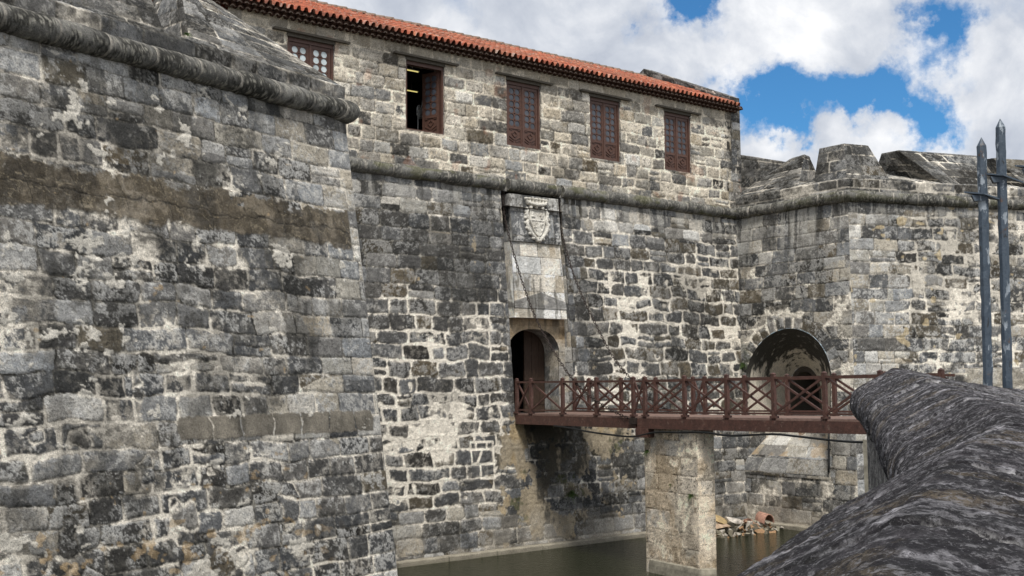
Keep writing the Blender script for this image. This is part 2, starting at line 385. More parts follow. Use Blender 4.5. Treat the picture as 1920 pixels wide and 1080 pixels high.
def mat_timber():
    m, nt, b = mat_new('maroon_painted_timber'); p = pos(nt); n1 = noise(nt, p, 3.2, 7, .7); n2 = noise(nt, p, 22., 5, .7); n3 = noise(nt, p, 7., 6, .72)
    c = mixc(nt, ramp(nt, n1, [(.35, 0.), (.65, 1.)]), (.058, .027, .021), (.100, .046, .034))
    c = mixc(nt, ramp(nt, n3, [(.57, 0.), (.66, .75)]), c, (.17, .115, .09)); c = mixc(nt, ramp(nt, n3, [(.34, .8), (.42, 0.)]), c, (.030, .020, .017))
    c = mixc(nt, 1., c, ramp(nt, n2, [(.35, .7), (.65, 1.3)]), 'MULTIPLY'); nt.links.new(c, b.inputs['Base Color']); b.inputs['Roughness'].default_value = .62
    bump(nt, b, n2, .004); return m
M_BRIDGE = mat_timber()
M_DECK = mat_plain('worn_deck_boards', (.20, .13, .105), .8, .3, 12., .004)
M_WOOD = mat_plain('brown_window_paint', (.098, .050, .036), .5, .22, 10., .003)
M_DOOR = mat_plain('old_door_boards', (.050, .030, .019), .75, .5, 8., .006, (6, 6, .6))
M_LINTEL = mat_plain('weathered_dark_board', (.10, .088, .070), .85, .5, 10., .01, (1, 4, 6))
M_CHAIN = mat_plain('rusty_chain_iron', (.045, .033, .028), .65, .5, 40., .004, metallic=.4)
M_CABLE = mat_plain('black_cable_rubber', (.012, .013, .014), .5, .2, 20., .001)
M_CONC = mat_plain('ledge_concrete', (.30, .275, .215), .9, .45, 5., .01)
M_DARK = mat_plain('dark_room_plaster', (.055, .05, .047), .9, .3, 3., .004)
M_EAVE = mat_plain('dark_eave_tile', (.095, .050, .035), .85, .55, 18., .008)
M_EAVEM = mat_plain('eave_mortar', (.34, .27, .22), .9, .5, 18., .006)
M_WHITE = mat_plain('white_plastic', (.62, .62, .60), .4, .08, 6., .0)
M_LEAF = mat_plain('fern_green', (.07, .12, .025), .6, .4, 20., .0)
def mat_glass(name, col):
    m, nt, b = mat_new(name); n1 = noise(nt, pos(nt), 3.1, 2, .5)
    nt.links.new(mixc(nt, 1., col, ramp(nt, n1, [(.35, .75), (.65, 1.3)]), 'MULTIPLY'), b.inputs['Base Color'])
    b.inputs['Roughness'].default_value = .35; b.inputs['Specular IOR Level'].default_value = .3; return m
M_GLASS = mat_glass('grey_blown_glass', (.085, .092, .108)); M_GLASSW = mat_glass('pale_blown_glass', (.56, .62, .63))
def mat_paint():
    m, nt, b = mat_new('flaking_blue_grey_paint'); p = pos(nt)
    mp = N(nt, 'ShaderNodeMapping'); mp.inputs['Scale'].default_value = (1, 1, .45); nt.links.new(p, mp.inputs[0])
    n1 = noise(nt, mp.outputs[0], 9., 5, .6); n2 = noise(nt, p, 40., 4, .6)
    c = mixc(nt, ramp(nt, n2, [(.35, 0.), (.65, 1.)]), (.050, .072, .100), (.075, .098, .125))
    c = mixc(nt, ramp(nt, n1, [(.585, 0.), (.605, 1.)]), c, (.29, .33, .37))
    c = mixc(nt, ramp(nt, n1, [(.34, 1.), (.37, 0.)]), c, (.030, .034, .038))
    n3 = noise(nt, p, 5., 6, .7); c = mixc(nt, ramp(nt, n3, [(.60, 0.), (.64, .8)]), c, (.10, .058, .036))
    nt.links.new(c, b.inputs['Base Color']); b.inputs['Roughness'].default_value = .55
    bump(nt, b, math_(nt, 'ADD', ramp(nt, n1, [(.60, 1.), (.63, 0.)]), n2), .004); return m
M_PAINT = mat_paint()
def mat_water():
    m, nt, b = mat_new('moat_water'); p = pos(nt)
    b.inputs['Base Color'].default_value = (.014, .0165, .006, 1); b.inputs['Roughness'].default_value = .06; b.inputs['Specular IOR Level'].default_value = .20
    mp = N(nt, 'ShaderNodeMapping'); mp.inputs['Scale'].default_value = (1, 1.6, 1); nt.links.new(p, mp.inputs[0])
    h = math_(nt, 'ADD', noise(nt, mp.outputs[0], 5., 4, .6), math_(nt, 'MULTIPLY', noise(nt, mp.outputs[0], 17., 3, .6), .35))
    bump(nt, b, h, .07); return m
M_WATER = mat_water()
M_GROUND = mat_plain('earth', (.16, .14, .11), .95, .3, 1.5, .02)
M_PAVE = mat_plain('bank_paving', (.22, .21, .19), .9, .3, 2.5, .02)
M_MUD = mat_plain('moat_bed_mud', (.07, .06, .035), .9, .3, 1.5, .02)
M_LAMP, _nt, _b = mat_new('fluorescent_tube'); _b.inputs['Emission Color'].default_value = (1, .86, .30, 1); _b.inputs['Emission Strength'].default_value = .6
_b.inputs['Base Color'].default_value = (.8, .7, .4, 1)

# ------------------------------------------------------------------ the ground, the moat
def sheet(name, pts, z, mat, kind='structure'):
    b = MB(); b.poly([(x, y, z) for x, y in pts], [tuple(range(len(pts)))]); o = b.build(name, mat); o['kind'] = kind; return o
sheet('ground', [(-3000, -3000), (3000, -3000), (3000, 3000), (-3000, 3000)], -1.2, M_GROUND)
sheet('water', [(-45, -60), (60, -60), (60, 4), (-45, 4)], .05, M_WATER)

def wts(*w): return np.array(w, float)
def blend(base, *mods):                                      # palette field from (mask, weights) pairs
    def f(U, V):
        p = np.broadcast_to(wts(*base), U.shape+(7,)).copy()
        for m, wv in mods: k = np.clip(m(U, V), 0, 1)[..., None]; p = p*(1-k)+wts(*wv)*k
        return p
    return f
# weights:        dark mid  light tan  brown black pale

# ------------------------------------------------------------------ sweeps along a wall line (cordon, band, ledge)
def offset_path(path, normals):
    """mitre vectors for a polyline: path (n,3), normals of the n-1 segments"""
    m = [normals[0]]
    for a, b in zip(normals[:-1], normals[1:]):
        s_ = a+b; s_ = s_/np.linalg.norm(s_); m.append(s_/max(.2, s_@a))
    m.append(normals[-1]); return m
def sweep(gm, path, normals, profile, step, colfn, bumpfn=None, closed=False, step_p=None):
    """profile: list of (out, z); extruded along the path with mitred corners"""
    mv = offset_path(path, normals); pr = np.array(profile, float)
    if step_p:                                               # resample profile
        seg = np.hypot(*np.diff(pr, axis=0).T); L = np.r_[0, np.cumsum(seg)]; t = np.linspace(0, L[-1], max(2, int(L[-1]/step_p)+1))
        for l_ in L[1:-1]: t[np.argmin(np.abs(t-l_))] = l_
        pr = np.stack([np.interp(t, L, pr[:, 0]), np.interp(t, L, pr[:, 1])], 1)
    seg = np.hypot(*np.diff(pr, axis=0).T); T = np.r_[0, np.cumsum(seg)]
    s0 = 0
    for i in range(len(path)-1):
        A, Bp = np.array(path[i], float), np.array(path[i+1], float); ln = np.linalg.norm(Bp-A); n = max(2, int(ln/step)+1)
        a = np.linspace(0, 1, n)[None, :, None]
        PA = A+mv[i]*pr[:, :1]; PA[:, 2] = pr[:, 1]; PB = Bp+mv[i+1]*pr[:, :1]; PB[:, 2] = pr[:, 1]
        P = PA[:, None]*(1-a)+PB[:, None]*a
        S = np.broadcast_to(s0+np.linspace(0, 1, n)*ln, P.shape[:2]); TT = np.broadcast_to(T[:, None], P.shape[:2])
        if bumpfn is not None:
            tg = np.gradient(pr, axis=0); nn = np.stack([tg[:, 1], -tg[:, 0]], 1); nn /= np.linalg.norm(nn, axis=1, keepdims=True)
            h = bumpfn(S, TT); f = np.clip(np.minimum(np.arange(n), np.arange(n)[::-1])/3., 0, 1); h = h*f[None]
            P = P+(normals[i][None]*nn[:, :1])[:, None]*h[..., None]; P[..., 2] += nn[:, 1:]*h
        gm.grid(P, colfn(S, TT)); s0 += ln
def cordon_profile(r, z, out=.06, n=18):
    return [(out+r*math.cos(a), z+r*math.sin(a)) for a in np.linspace(-math.pi*.62, math.pi*.62, n)]
def cordon_fns(seed, block=1.05, dark=1., moss=0.):
    def joint(S):
        k = np.floor(S/block+.13*np.sin(np.floor(S/block)*7.3)); return k, np.abs(S/block-np.floor(S/block)-.5)*block
    def col(S, T):
        k, e = joint(S); r = np.sin(k*12.9898+seed)*43758.5453; r = r-np.floor(r)
        hi = fbm(S*15, T*13, seed, 4, .7); mid = fbm(S*3.4, T*3, seed+5, 4); hf = fbm(S*34, T*30, seed+9, 3, .75)
        C = np.broadcast_to(A3(.17, .165, .15), S.shape+(3,))*(.7+.6*r)[..., None]
        C = lc3(C, BLACK*.9, sst(.40, .54, mid*.45+hi*.4+hf*.15)*.92*dark)
        C = lc3(C, A3(.44, .42, .36), sst(.545, .62, hf*.5+hi*.5)*.6)
        C = lc3(C, A3(.40, .37, .32)*(.5+hi)[..., None], sst(block/2-.035, block/2-.012, e+(hi-.5)*.03)*.75)
        C = lc3(C, A3(.10, .10, .03), sst(.55, .7, fbm(S*1.5, T*5, seed+21, 3))*.5*moss)
        return np.clip(C, .01, .9)
    def bp(S, T):
        k, e = joint(S); r = np.sin(k*78.233+seed)*43758.5453; r = r-np.floor(r)
        return (fbm(S*8, T*8, seed, 4, .6)-.5)*.026+(fbm(S*1.6, T*2, seed+3, 2)-.5)*.05-.03*sst(block/2-.035, block/2, e)+(r-.5)*.035
    return col, bp
def band_fns(seed, block=.85, z0=0., fresh=.35):
    st = dict(course=(.36, .40), wid=(block*.7, block*1.3), warp=.05, gap=lambda U, V: .030, smear=lambda U, V: np.full_like(U, fresh*.5), fresh=lambda U, V: np.full_like(U, fresh), pal=blend((3, 3, 1, 0, 1, 3, 0)),
              film=.85, pat=.6, edge=.5, patina=lambda U, V: np.full_like(U, .12), lichen=.45, round=.05, split=0.)
    return (lambda S, T: masonry(S, T, st, seed)[1]), (lambda S, T: masonry(S, T, st, seed)[0])

# ------------------------------------------------------------------ left bastion
bl = thing('left_bastion'.replace('left_', 'stone_'), 'huge grey black bastion wall in front, with a brown plastered band across it', 'bastion', tuple(lcorner(0)))
def soft(U, c, s): return 1/(1+np.exp(-(U-c)/s))
quoin = lambda U, V: 1-soft(U+.9*(fbm(U*.7, V*.7, 3, 2)-.5)*2, 2.3+.0*V, .25)
topz = lambda U, V: soft(V, 10.9, .25)
lowz = lambda U, V: 1-soft(V, 5.2, .6)
ex_ = lambda f, k=2.: np.clip(.5+(f-.5)*k, 0, 1)
def left_paint(U, V, C, h, k):
    hi, mid, hf = k['hi'], k['mid'], k['hf']
    z = V+(mid-.5)*.16
    band = sst(8.78, 8.86, z-.06*(hi-.5))*(1-sst(9.68, 9.78, z+.25*(hi-.5)))*sst(.28, .34, U)
    band = band*(1-sst(.64, .70, fbm(U*1.3, V*2., 301, 5, .65)+.22*sst(9.3, 9.85, V)-.10))*(.80+.2*hi)
    bc = lc3(np.broadcast_to(A3(.105, .085, .058), C.shape)*(.6+.8*fbm(U*5, V*5, 303, 4, .65))[..., None], np.broadcast_to(A3(.24, .20, .145), C.shape), sst(.52, .66, fbm(U*3.5, V*3, 305, 5, .65))*.8)
    fl_ = fbm(U*1.2, V*.5, 307, 3); bc = lc3(bc, bc*.35, sst(.5, .62, fl_)*.7)
    vein = np.abs(fbm(U*4+2*fbm(U*3, V*3, 308, 2), V*4, 309, 4)-.5); bc = lc3(bc, A3(.30, .25, .17), (1-sst(.0, .02, vein))*.8)
    ln = np.minimum(np.abs(z-9.24), np.abs(((U*1.+.15*np.sin(V*3)) % 1.05)-.5)+.006); bc = lc3(bc, bc*.3, 1-sst(.008, .022, ln))
    C = lc3(C, bc, band); h = lerp(h, .028+(hi-.5)*.012-(1-sst(.006, .02, ln))*.012, band)
    # smaller brown plaster patches lower down
    uu = U+(mid-.5)*.15; b2 = sst(4.36, 4.40, V+(hi-.5)*.05)*(1-sst(4.84, 4.88, V+(hi-.5)*.05))*sst(.25, .3, uu)*(1-sst(6.65, 6.72, uu))
    cell = np.abs((uu % .86)-.43); b2 = b2*(1-sst(.405, .42, cell)); b2 = b2*(sst(.30, .34, fbm(np.floor(uu/.86)*3.1, V*.0, 313, 1)))
    pc = np.broadcast_to(A3(.20, .178, .142), C.shape)*(.35+.9*ex_(fbm(U*2.5, V*1.5, 311, 5, .65))+.35*hf)[..., None]; pc = lc3(pc, pc*.5, (1-sst(.02, .3, .43-cell))*.45)
    C = lc3(C, pc, b2*.95); h = lerp(h, .024+(hi-.5)*.006, b2)
    # yellow and orange stones low down, white plaster patches high up
    oc = sst(.735, .76, fbm(U*3.2, V*4.2, 321, 3)+.07*(1-sst(2.0, 3.2, V))-.10*sst(3., 5, V)); C = lc3(C, A3(.46, .33, .18)*(.6+.7*hi)[..., None], oc*.55*(1-quoin(U, V)))
    wp = sst(.665, .685, fbm(U*1.5, V*1.9, 331, 5, .68)+.05*sst(6.5, 8., V)*(1-sst(8.6, 8.9, V))-.02-.08*quoin(U, V)); C = lc3(C, A3(.66, .62, .54)*(.75+.4*hi)[..., None], wp*.9); h = h+wp*.012
    # grey brown ashlar row right under the cordon
    return C, h
ST_LEFT = dict(course=(.40, .54), wid=(.62, 1.22), warp=.11, split=.08, round=.07, bow=.015,
    irr=lambda U, V: .15+.85*(1-np.maximum(quoin(U, V), topz(U, V)*.7)),
    rub=lambda U, V: .16*(1-quoin(U, V))*(1-topz(U, V))+.20*lowz(U, V)*(1-quoin(U, V)), vc=(.85, .50),
    gap=lambda U, V: .009+.020*(1-quoin(U, V))*(1-.6*topz(U, V)),
    fresh=lambda U, V: .50+.04*lowz(U, V)-.05*soft(V, 9.5, .4), smear=lambda U, V: .13*(1-quoin(U, V)),
    pal=blend((5.2, 2.6, .6, .25, .6, .9, .12), (quoin, (.8, 2.2, 3.6, 3.6, 0, 0, 1.8)), (topz, (1.6, 2.6, 2.4, 1.8, .5, .4, .3)), (lowz, (4.6, 2.2, .8, .5, .2, .5, .4))),
    filmf=lambda U, V: .74-.46*quoin(U, V), lichen=.72, edge=.62, pat=.72, patina=lambda U, V: .13*(1-quoin(U, V))*soft(V, 8.2, 1.)+.02-.22*quoin(U, V)-.08*lowz(U, V), pit=.6,
    streak=lambda U, V: sst(11.2, 12.3, V)*.5, paint=left_paint)
gm = GM(); LW = 13.
us = axis(0, LW, .022); vs = axis(-.6, ZC, .022)
# as seen from outside the corner is on the right: patch runs from corner (U=0) leftwards, so flip by explicit normal
wall_patch(gm, lcorner(-.6), lcorner(-.6)+DLf*LW, lcorner(ZC)+DLf*LW, lcorner(ZC), us, vs, ST_LEFT, 101, normal=NLf+np.array([0, 0, BAT]), fade=(1, 0, 0, 0))
gm.build('face_wall', M_STONE, bl)
ST_PLAIN = dict(course=(.33, .42), wid=(.5, .9), warp=.06, pal=blend((3, 3, 2, 1, .5, .5, 0)), fresh=lambda U, V: np.full_like(U, .3), film=.7, pat=.6)
gm = GM(); us = axis(0, 7.2, .06); vs = axis(-.6, ZC, .06)
wall_patch(gm, lcorner(-.6), lcorner(-.6)+np.array([0, 7.2, 0]), lcorner(ZC)+np.array([0, 7.2, 0]), lcorner(ZC), us, vs, ST_PLAIN, 111, normal=(1, 0, BAT), fade=(1, 0, 0, 0))
gm.build('flank_wall', M_STONE, bl)
LP = [np.array([XL, .3, 0]), np.array([XL, YL, 0]), np.array([XL, YL, 0])+DLf*LW]; LN = [np.array([1., 0, 0]), NLf]
gm = GM(); c_, b_ = cordon_fns(21, 1.1, 1.); sweep(gm, LP, LN, cordon_profile(.275, ZC+.02, .05), .03, c_, b_); gm.build('cordon', M_STONE, bl)
gm = GM(); c_, b_ = band_fns(23, .95); sweep(gm, LP, LN, [(.0, ZC+.15), (.02, 12.96), (-.10, 13.02), (-.8, 13.10), (-3.2, 13.12)], .035, c_, b_, step_p=.035); gm.build('parapet_band', M_STONE, bl)

ST_MER = dict(course=(.42, .55), wid=(.9, 1.6), warp=.06, gap=lambda U, V: .020, fresh=lambda U, V: np.full_like(U, .62), pal=blend((4, 2.2, .3, 0, .3, 2.5, 0)),
              film=.75, pat=.6, edge=.35, lichen=.35, relief=.6, pit=.5, split=.0, patina=lambda U, V: np.full_like(U, .08))
def hexa_stone(name, parent, c, seed, step=.03, st=ST_MER, faces='fblrt'):
    """block of masonry from 8 corners: front bottom l,r / back bottom r,l / the same four on top"""
    gm = GM(); c = [np.asarray(p, float) for p in c]; cen = sum(c)/8
    for k, (i, q) in enumerate({'f': (0, 1, 5, 4), 'r': (1, 2, 6, 5), 'b': (2, 3, 7, 6), 'l': (3, 0, 4, 7), 't': (4, 5, 6, 7)}.items()):
        if i not in faces: continue
        p = [c[j] for j in q]; Lu = max(np.linalg.norm(p[1]-p[0]), np.linalg.norm(p[2]-p[3])); Lv = max(np.linalg.norm(p[3]-p[0]), np.linalg.norm(p[2]-p[1]))
        n_ = np.cross(p[1]-p[0], p[3]-p[0])+np.cross(p[2]-p[1], p[3]-p[1])
        if n_@(sum(p)/4-cen) < 0: n_ = -n_
        wall_patch(gm, *p, axis(0, max(Lu, .05), step), axis(0, max(Lv, .05), step), st, seed+k, normal=n_, Uo=k*7.3, amp=.8)
    return gm.build(name, M_STONE, parent)
def lq(s_, off, z): p = np.array([XL, YL, 0])+DLf*s_-NLf*off; return (p[0], p[1], z)
# shoulder merlon: long glacis that hips down to the corner, then the embrasure and the next merlon
hexa_stone('merlon', bl, [lq(4.7, .08, 13.0), lq(.05, .08, 13.0), (XL-.1, -1.2, 13.05), lq(4.3, 3.2, 13.05),
                          lq(4.1, 1.25, 14.75), lq(3.3, 1.25, 14.62), lq(3.2, 1.9, 14.66), lq(4.0, 2.2, 14.75)], 131)
hexa_stone('merlon', bl, [lq(12.8, .08, 13.0), lq(5.35, .08, 13.0), lq(6.0, 2.6, 13.05), lq(12.8, 2.6, 13.05),
                          lq(12.8, 1.0, 14.75), lq(5.55, .75, 14.55), lq(5.9, 2.0, 14.75), lq(12.8, 2.0, 14.8)], 141)

# ------------------------------------------------------------------ curtain, gate and upper storey
cb = thing('castle_building', 'pale stone gatehouse range with red tiled roof and five brown windows above the arched gate', 'building', (0, 0, 0))
def cur_y(z): return -BAT*(ZC-z)
SL0, SL1 = .05, 2.74; GZ = 4.46; GT = 12.10; DT = 7.72
gate_u = lambda U: np.exp(-((U-1.4)/4.)**2)
def cur_paint(U, V, C, h, k):
    hi, mid, hf, low = k['hi'], k['mid'], k['hf'], k['low']
    # beige render below the gate with black stains
    m = box_m(U+(mid-.5)*1.2, V+(mid-.5)*1.0, -.8, 4.9, .5, 4.5, .7); m = sst(.46, .50, m*.62+(fbm(U*1.1, V*1.1, 401, 5, .66)-.5)*1.5+(hi-.5)*.12)
    bc = np.broadcast_to(A3(.36, .30, .21), C.shape)*(.6+.75*fbm(U*3, V*2, 403, 5, .6))[..., None]
    bc = lc3(bc, A3(.50, .36, .18), sst(.55, .7, fbm(U*1.4, V*1.1, 405, 4))*.5)
    dk = sst(.47, .62, fbm(U*1.5, V*.55, 407, 5, .68)+.20*box_m(U, V, .6, 3.0, 2.0, 4.7, .6)-.03+(hi-.5)*.12); bc = lc3(bc, BLACK*1.2, dk*.85); C = lc3(C, BLACK*1.2, dk*.6*box_m(U, V, -.6, 4., .8, 4.7, .6))
    gr = sst(.5, .62, fbm(U*2, V*2, 409, 4)+.25*box_m(U, V, 1.5, 2.8, 1.5, 2.4, .25)-.2); bc = lc3(bc, A3(.05, .06, .02), gr*.8)
    C = lc3(C, bc, m*.92); h = lerp(h, .02+(hi-.5)*.03, m*.8)
    # white patch figure of mortar lines and the little square of mortar by the gate
    def seg(x0, z0, x1, z1, wd):
        dx, dz = x1-x0, z1-z0; t = np.clip(((U-x0)*dx+(V-z0)*dz)/(dx*dx+dz*dz), 0, 1)
        return 1-sst(wd, wd+.02, np.hypot(U-x0-t*dx, V-z0-t*dz)+(hi-.5)*.03)
    f = 0*U; box = box_m(U, V, -1.85, -.95, 2.55, 3.62, .02); C = lc3(C, np.broadcast_to(A3(.10, .10, .098), C.shape)*(.7+.6*hi)[..., None], box*.85)
    for s_ in ((-1.85, 3.62, -.95, 3.60, .03), (-1.85, 3.62, -1.83, 2.95, .03), (-.95, 3.60, -.94, 2.5, .03), (-1.85, 3.38, -.95, 3.36, .03), (-1.4, 3.36, -1.62, 2.92, .035), (-1.83, 2.92, -.95, 2.90, .035),
               (-1.5, 2.9, -1.5, 2.48, .03), (-1.5, 2.46, -.94, 2.45, .03), (-1.62, 3.6, -1.62, 3.4, .025), (-1.2, 3.6, -1.2, 3.4, .025)): f = np.maximum(f, seg(*s_))
    for s_ in ((3.26, 5.23, 3.26, 5.68, .04), (3.26, 5.68, 3.64, 5.66, .045), (3.64, 5.66, 3.64, 5.23, .04)): f = np.maximum(f, seg(*s_))
    C = lc3(C, CREAM*(.8+.4*hi)[..., None], f*.95)
    # a dark damp foot
    ft = (1-sst(.2, 1.5, V+(mid-.5)*.8)); C = lc3(C, A3(.34, .31, .26)*(.55+.9*fbm(U*2.4, V*1.2, 421, 5, .6))[..., None], ft*.62*sst(.40, .6, fbm(U*.9, V*1.5, 423, 4)+.06))
    return C, h
rubL = lambda U, V: (1-soft(U, -.35, .15))*(1-soft(V, 7.9, .3))*soft(V, 1.75, .15)
rubR = lambda U, V: soft(U, 3.4, .3)*soft(V, 4.4, .4)*(1-soft(V, 10.4, .3))
ashT = lambda U, V: soft(V, 10.9, .2); ashB = lambda U, V: 1-soft(V, 1.6, .15)
neargate = lambda U, V: np.exp(-(np.minimum(np.abs(U+.25), np.abs(U-3.15))/.42)**2)*soft(V, 4.3, .1)
ST_CUR = dict(course=(.40, .53), wid=(.56, 1.10), warp=.14, split=.08, round=.11, bow=.01,
    irr=lambda U, V: .2+.8*np.maximum(rubL(U, V), rubR(U, V)),
    rub=lambda U, V: .26*rubL(U, V)+.20*rubR(U, V)-.5*neargate(U, V), vc=(.84, .52),
    gap=lambda U, V: .008+.048*rubL(U, V)*(1-.25*soft(V, 6., .5))+.048*rubR(U, V)*(1-neargate(U, V)),
    fresh=lambda U, V: .30+.62*rubL(U, V)+.55*rubR(U, V)+.20*ashB(U, V)+.15*ashT(U, V)-.2*box_m(U, V, -9.5, -.5, 8.2, 10.6, .3), smear=lambda U, V: .16*rubL(U, V)+.26*rubR(U, V)+.18*ashT(U, V)+.08,
    pal=blend((5., 2.2, .35, .1, 1.9, 1.1, .05), (ashT, (.7, 2.4, 3., 1.8, .3, .2, 1.8)), (rubL, (5.5, 1., .05, 0, .9, 1.6, 0)), (rubR, (5., 1.2, .1, 0, 3.0, .9, 0)), (ashB, (2., 3., 1.4, .8, 1.2, .2, 0)), (neargate, (5, 3, .6, 0, .3, .2, 0))),
    film=.72, lichen=.42, edge=.5, pat=.62, pit=.5, patina=lambda U, V: .06*box_m(U, V, -9.5, -.3, 8., 10.8, .5)+.02-.16*ashT(U, V)-.14*rubL(U, V)-.05*rubR(U, V),
    streak=lambda U, V: sst(10.8, 12.2, V)*.9, paint=cur_paint)
gm = GM(); us = axis(-9.6, 12.6, .026, (SL0, SL1)); vs = axis(-.6, ZC, .026, (GZ, GT))
def at_cur(x, z, o=0): return (x, cur_y(z)-o, z)
inside = lambda U, V: (U > SL0) & (U < SL1) & (V > GZ) & (V < GT)
wall_patch(gm, at_cur(-9.6, -.6), at_cur(12.6, -.6), at_cur(12.6, ZC), at_cur(-9.6, ZC), us, vs, ST_CUR, 201, hole=inside, fade=(0, 0, 0, 0))
# reveals of the tall gate slot
D1 = .42
def ydeep(z): return .80
ST_REV = dict(course=(.42, .55), wid=(.6, 1.), warp=.03, pal=blend((.3, 1.2, 2., 3., .2, 0, 1.)), fresh=lambda U, V: np.full_like(U, .6), film=.5, pat=.35, edge=.3, lichen=.4, patina=lambda U, V: -.05+0*U)
for x, fl_ in ((SL0, 1), (SL1, -1)):
    p = [at_cur(x, GZ), (x, .8, GZ), (x, .8, GT), at_cur(x, GT)]
    wall_patch(gm, *p, axis(0, 1.5, .035), axis(GZ, GT, .035), ST_REV, 211, normal=(fl_, 0, 0), fade=(1, 0, 1, 1), amp=.5)
wall_patch(gm, (SL0, -.35, GT-.55), (SL1, -.35, GT-.55), (SL1, .5, GT-.5), (SL0, .5, GT-.5), axis(0, 2.75, .05), axis(0, .5, .05), ST_REV, 212, normal=(0, 0, -1), amp=.3)
gm.build('curtain_wall', M_STONE, cb)
# back of the slot behind the groove on either side of the panel
gm = GM()
for x0, x1 in ((SL0, .36), (2.50, SL1)):
    wall_patch(gm, (x0, cur_y(DT)+.45, DT), (x1, cur_y(DT)+.45, DT), (x1, .35, GT), (x0, .35, GT), axis(0, x1-x0, .03), axis(DT, GT, .03), ST_REV, 221, amp=.5)
gm.build('slot_back', M_STONE, cb)
# panel over the door: pale ashlar, dark pediment moulding, crest slab
def panel_paint(U, V, C, h, k):
    hi, mid = k['hi'], k['mid']
    cx = 1.43; ped = 8.62-abs(0)-np.abs(U-cx)*.30
    tri = (1-sst(.0, .03, V-ped))*sst(8.02, 8.06, V); C = lc3(C, A3(.19, .185, .175)*(.5+.9*hi)[..., None], tri*.92)
    C = np.clip(C*1.4, 0, .82); C = lc3(C, A3(.50, .47, .41), (1-sst(.06, .10, np.hypot((U-cx-.1)/2.2, V-8.27)))*.8)
    st_ = sst(.52, .62, fbm(U*5, V*.35, 501, 4, .6)); C = lc3(C, A3(.42, .30, .17), st_*.45*sst(9.5, 10.4, V))
    C = lc3(C, BLACK*3, sst(.52, .62, fbm(U*4, V*.5, 503, 4, .6)+(hi-.5)*.1)*.7*(1-sst(8.9, 9.4, V)))
    h = h+(V < 8.05)*0+tri*.03
    return C, h
ST_PAN = dict(course=(.50, .62), wid=(.8, 1.1), warp=.015, split=0., round=.02, gap=lambda U, V: .006, fresh=lambda U, V: np.full_like(U, .5),
              pal=blend((0, 0, .7, 1.2, 0, 0, 4.5)), film=.10, lichen=.5, edge=.2, pat=.25, pit=.25, patina=lambda U, V: -.2+0*U, relief=.35, paint=panel_paint)
gm = GM(); PX0, PX1 = .36, 2.50
zb, zt = DT, 10.36
def pnl(x, z, o): return (x, cur_y(z)-o, z)
OUT = .05
wall_patch(gm, pnl(PX0-.12, zb, OUT+.03), pnl(PX1+.06, zb, OUT+.03), pnl(PX1, zt, OUT), pnl(PX0-.02, zt, OUT), axis(PX0-.1, PX1, .02), axis(zb, zt, .02), ST_PAN, 231, fade=(0, 0, 0, 0))
for a, b, nr in ((PX0-.12, PX0-.02, -1), (PX1+.06, PX1, 1)):
    wall_patch(gm, pnl(a, zb, OUT+.03), (a, .4, zb), (b, .4, zt), pnl(b, zt, OUT), axis(0, 1.2, .04), axis(zb, zt, .04), ST_PAN, 233, normal=(nr, 0, 0), amp=.3)
wall_patch(gm, pnl(PX0-.12, zb, OUT+.03), pnl(PX1+.06, zb, OUT+.03), (PX1+.06, .4, zb), (PX0-.12, .4, zb), axis(0, 2.3, .05), axis(0, 1.2, .05), ST_PAN, 235, normal=(0, 0, -1), amp=.2)
gm.build('gate_panel', M_STONE, cb)
def crest_paint(U, V, C, h, k):
    return C, h
ST_CR = dict(course=(.85, .9), wid=(1.1, 1.2), warp=.0, split=0., gap=lambda U, V: .003, fresh=lambda U, V: np.full_like(U, .3), pal=blend((2, 3, 2, 0, 0, 0, 0)), film=.9, lichen=.95, edge=.0, pat=.8, pit=.5, relief=.2,
             patina=lambda U, V: .12+0*U, streak=lambda U, V: .5+0*U)
gm = GM(); OC = .13; cz0, cz1 = 10.36, 12.02; cx0, cx1 = .33, 2.52
wall_patch(gm, pnl(cx0, cz0, OC), pnl(cx1, cz0, OC), pnl(cx1, cz1, OC), pnl(cx0, cz1, OC), axis(cx0, cx1, .02), axis(cz0, cz1, .02), ST_CR, 241, fade=(1, 1, 1, 1))
for a, nr in ((cx0, -1), (cx1, 1)):
    wall_patch(gm, pnl(a, cz0, OC), (a, .4, cz0), (a, .4, cz1), pnl(a, cz1, OC), axis(0, .7, .04), axis(0, 1.6, .04), ST_CR, 243, normal=(nr, 0, 0), amp=.2)
wall_patch(gm, pnl(cx0, cz0, OC), pnl(cx1, cz0, OC), (cx1, .3, cz0), (cx0, .3, cz0), axis(0, 2.2, .04), axis(0, .6, .04), ST_CR, 245, normal=(0, 0, -1), amp=.2)
gm.build('crest_slab', M_STONE, cb)
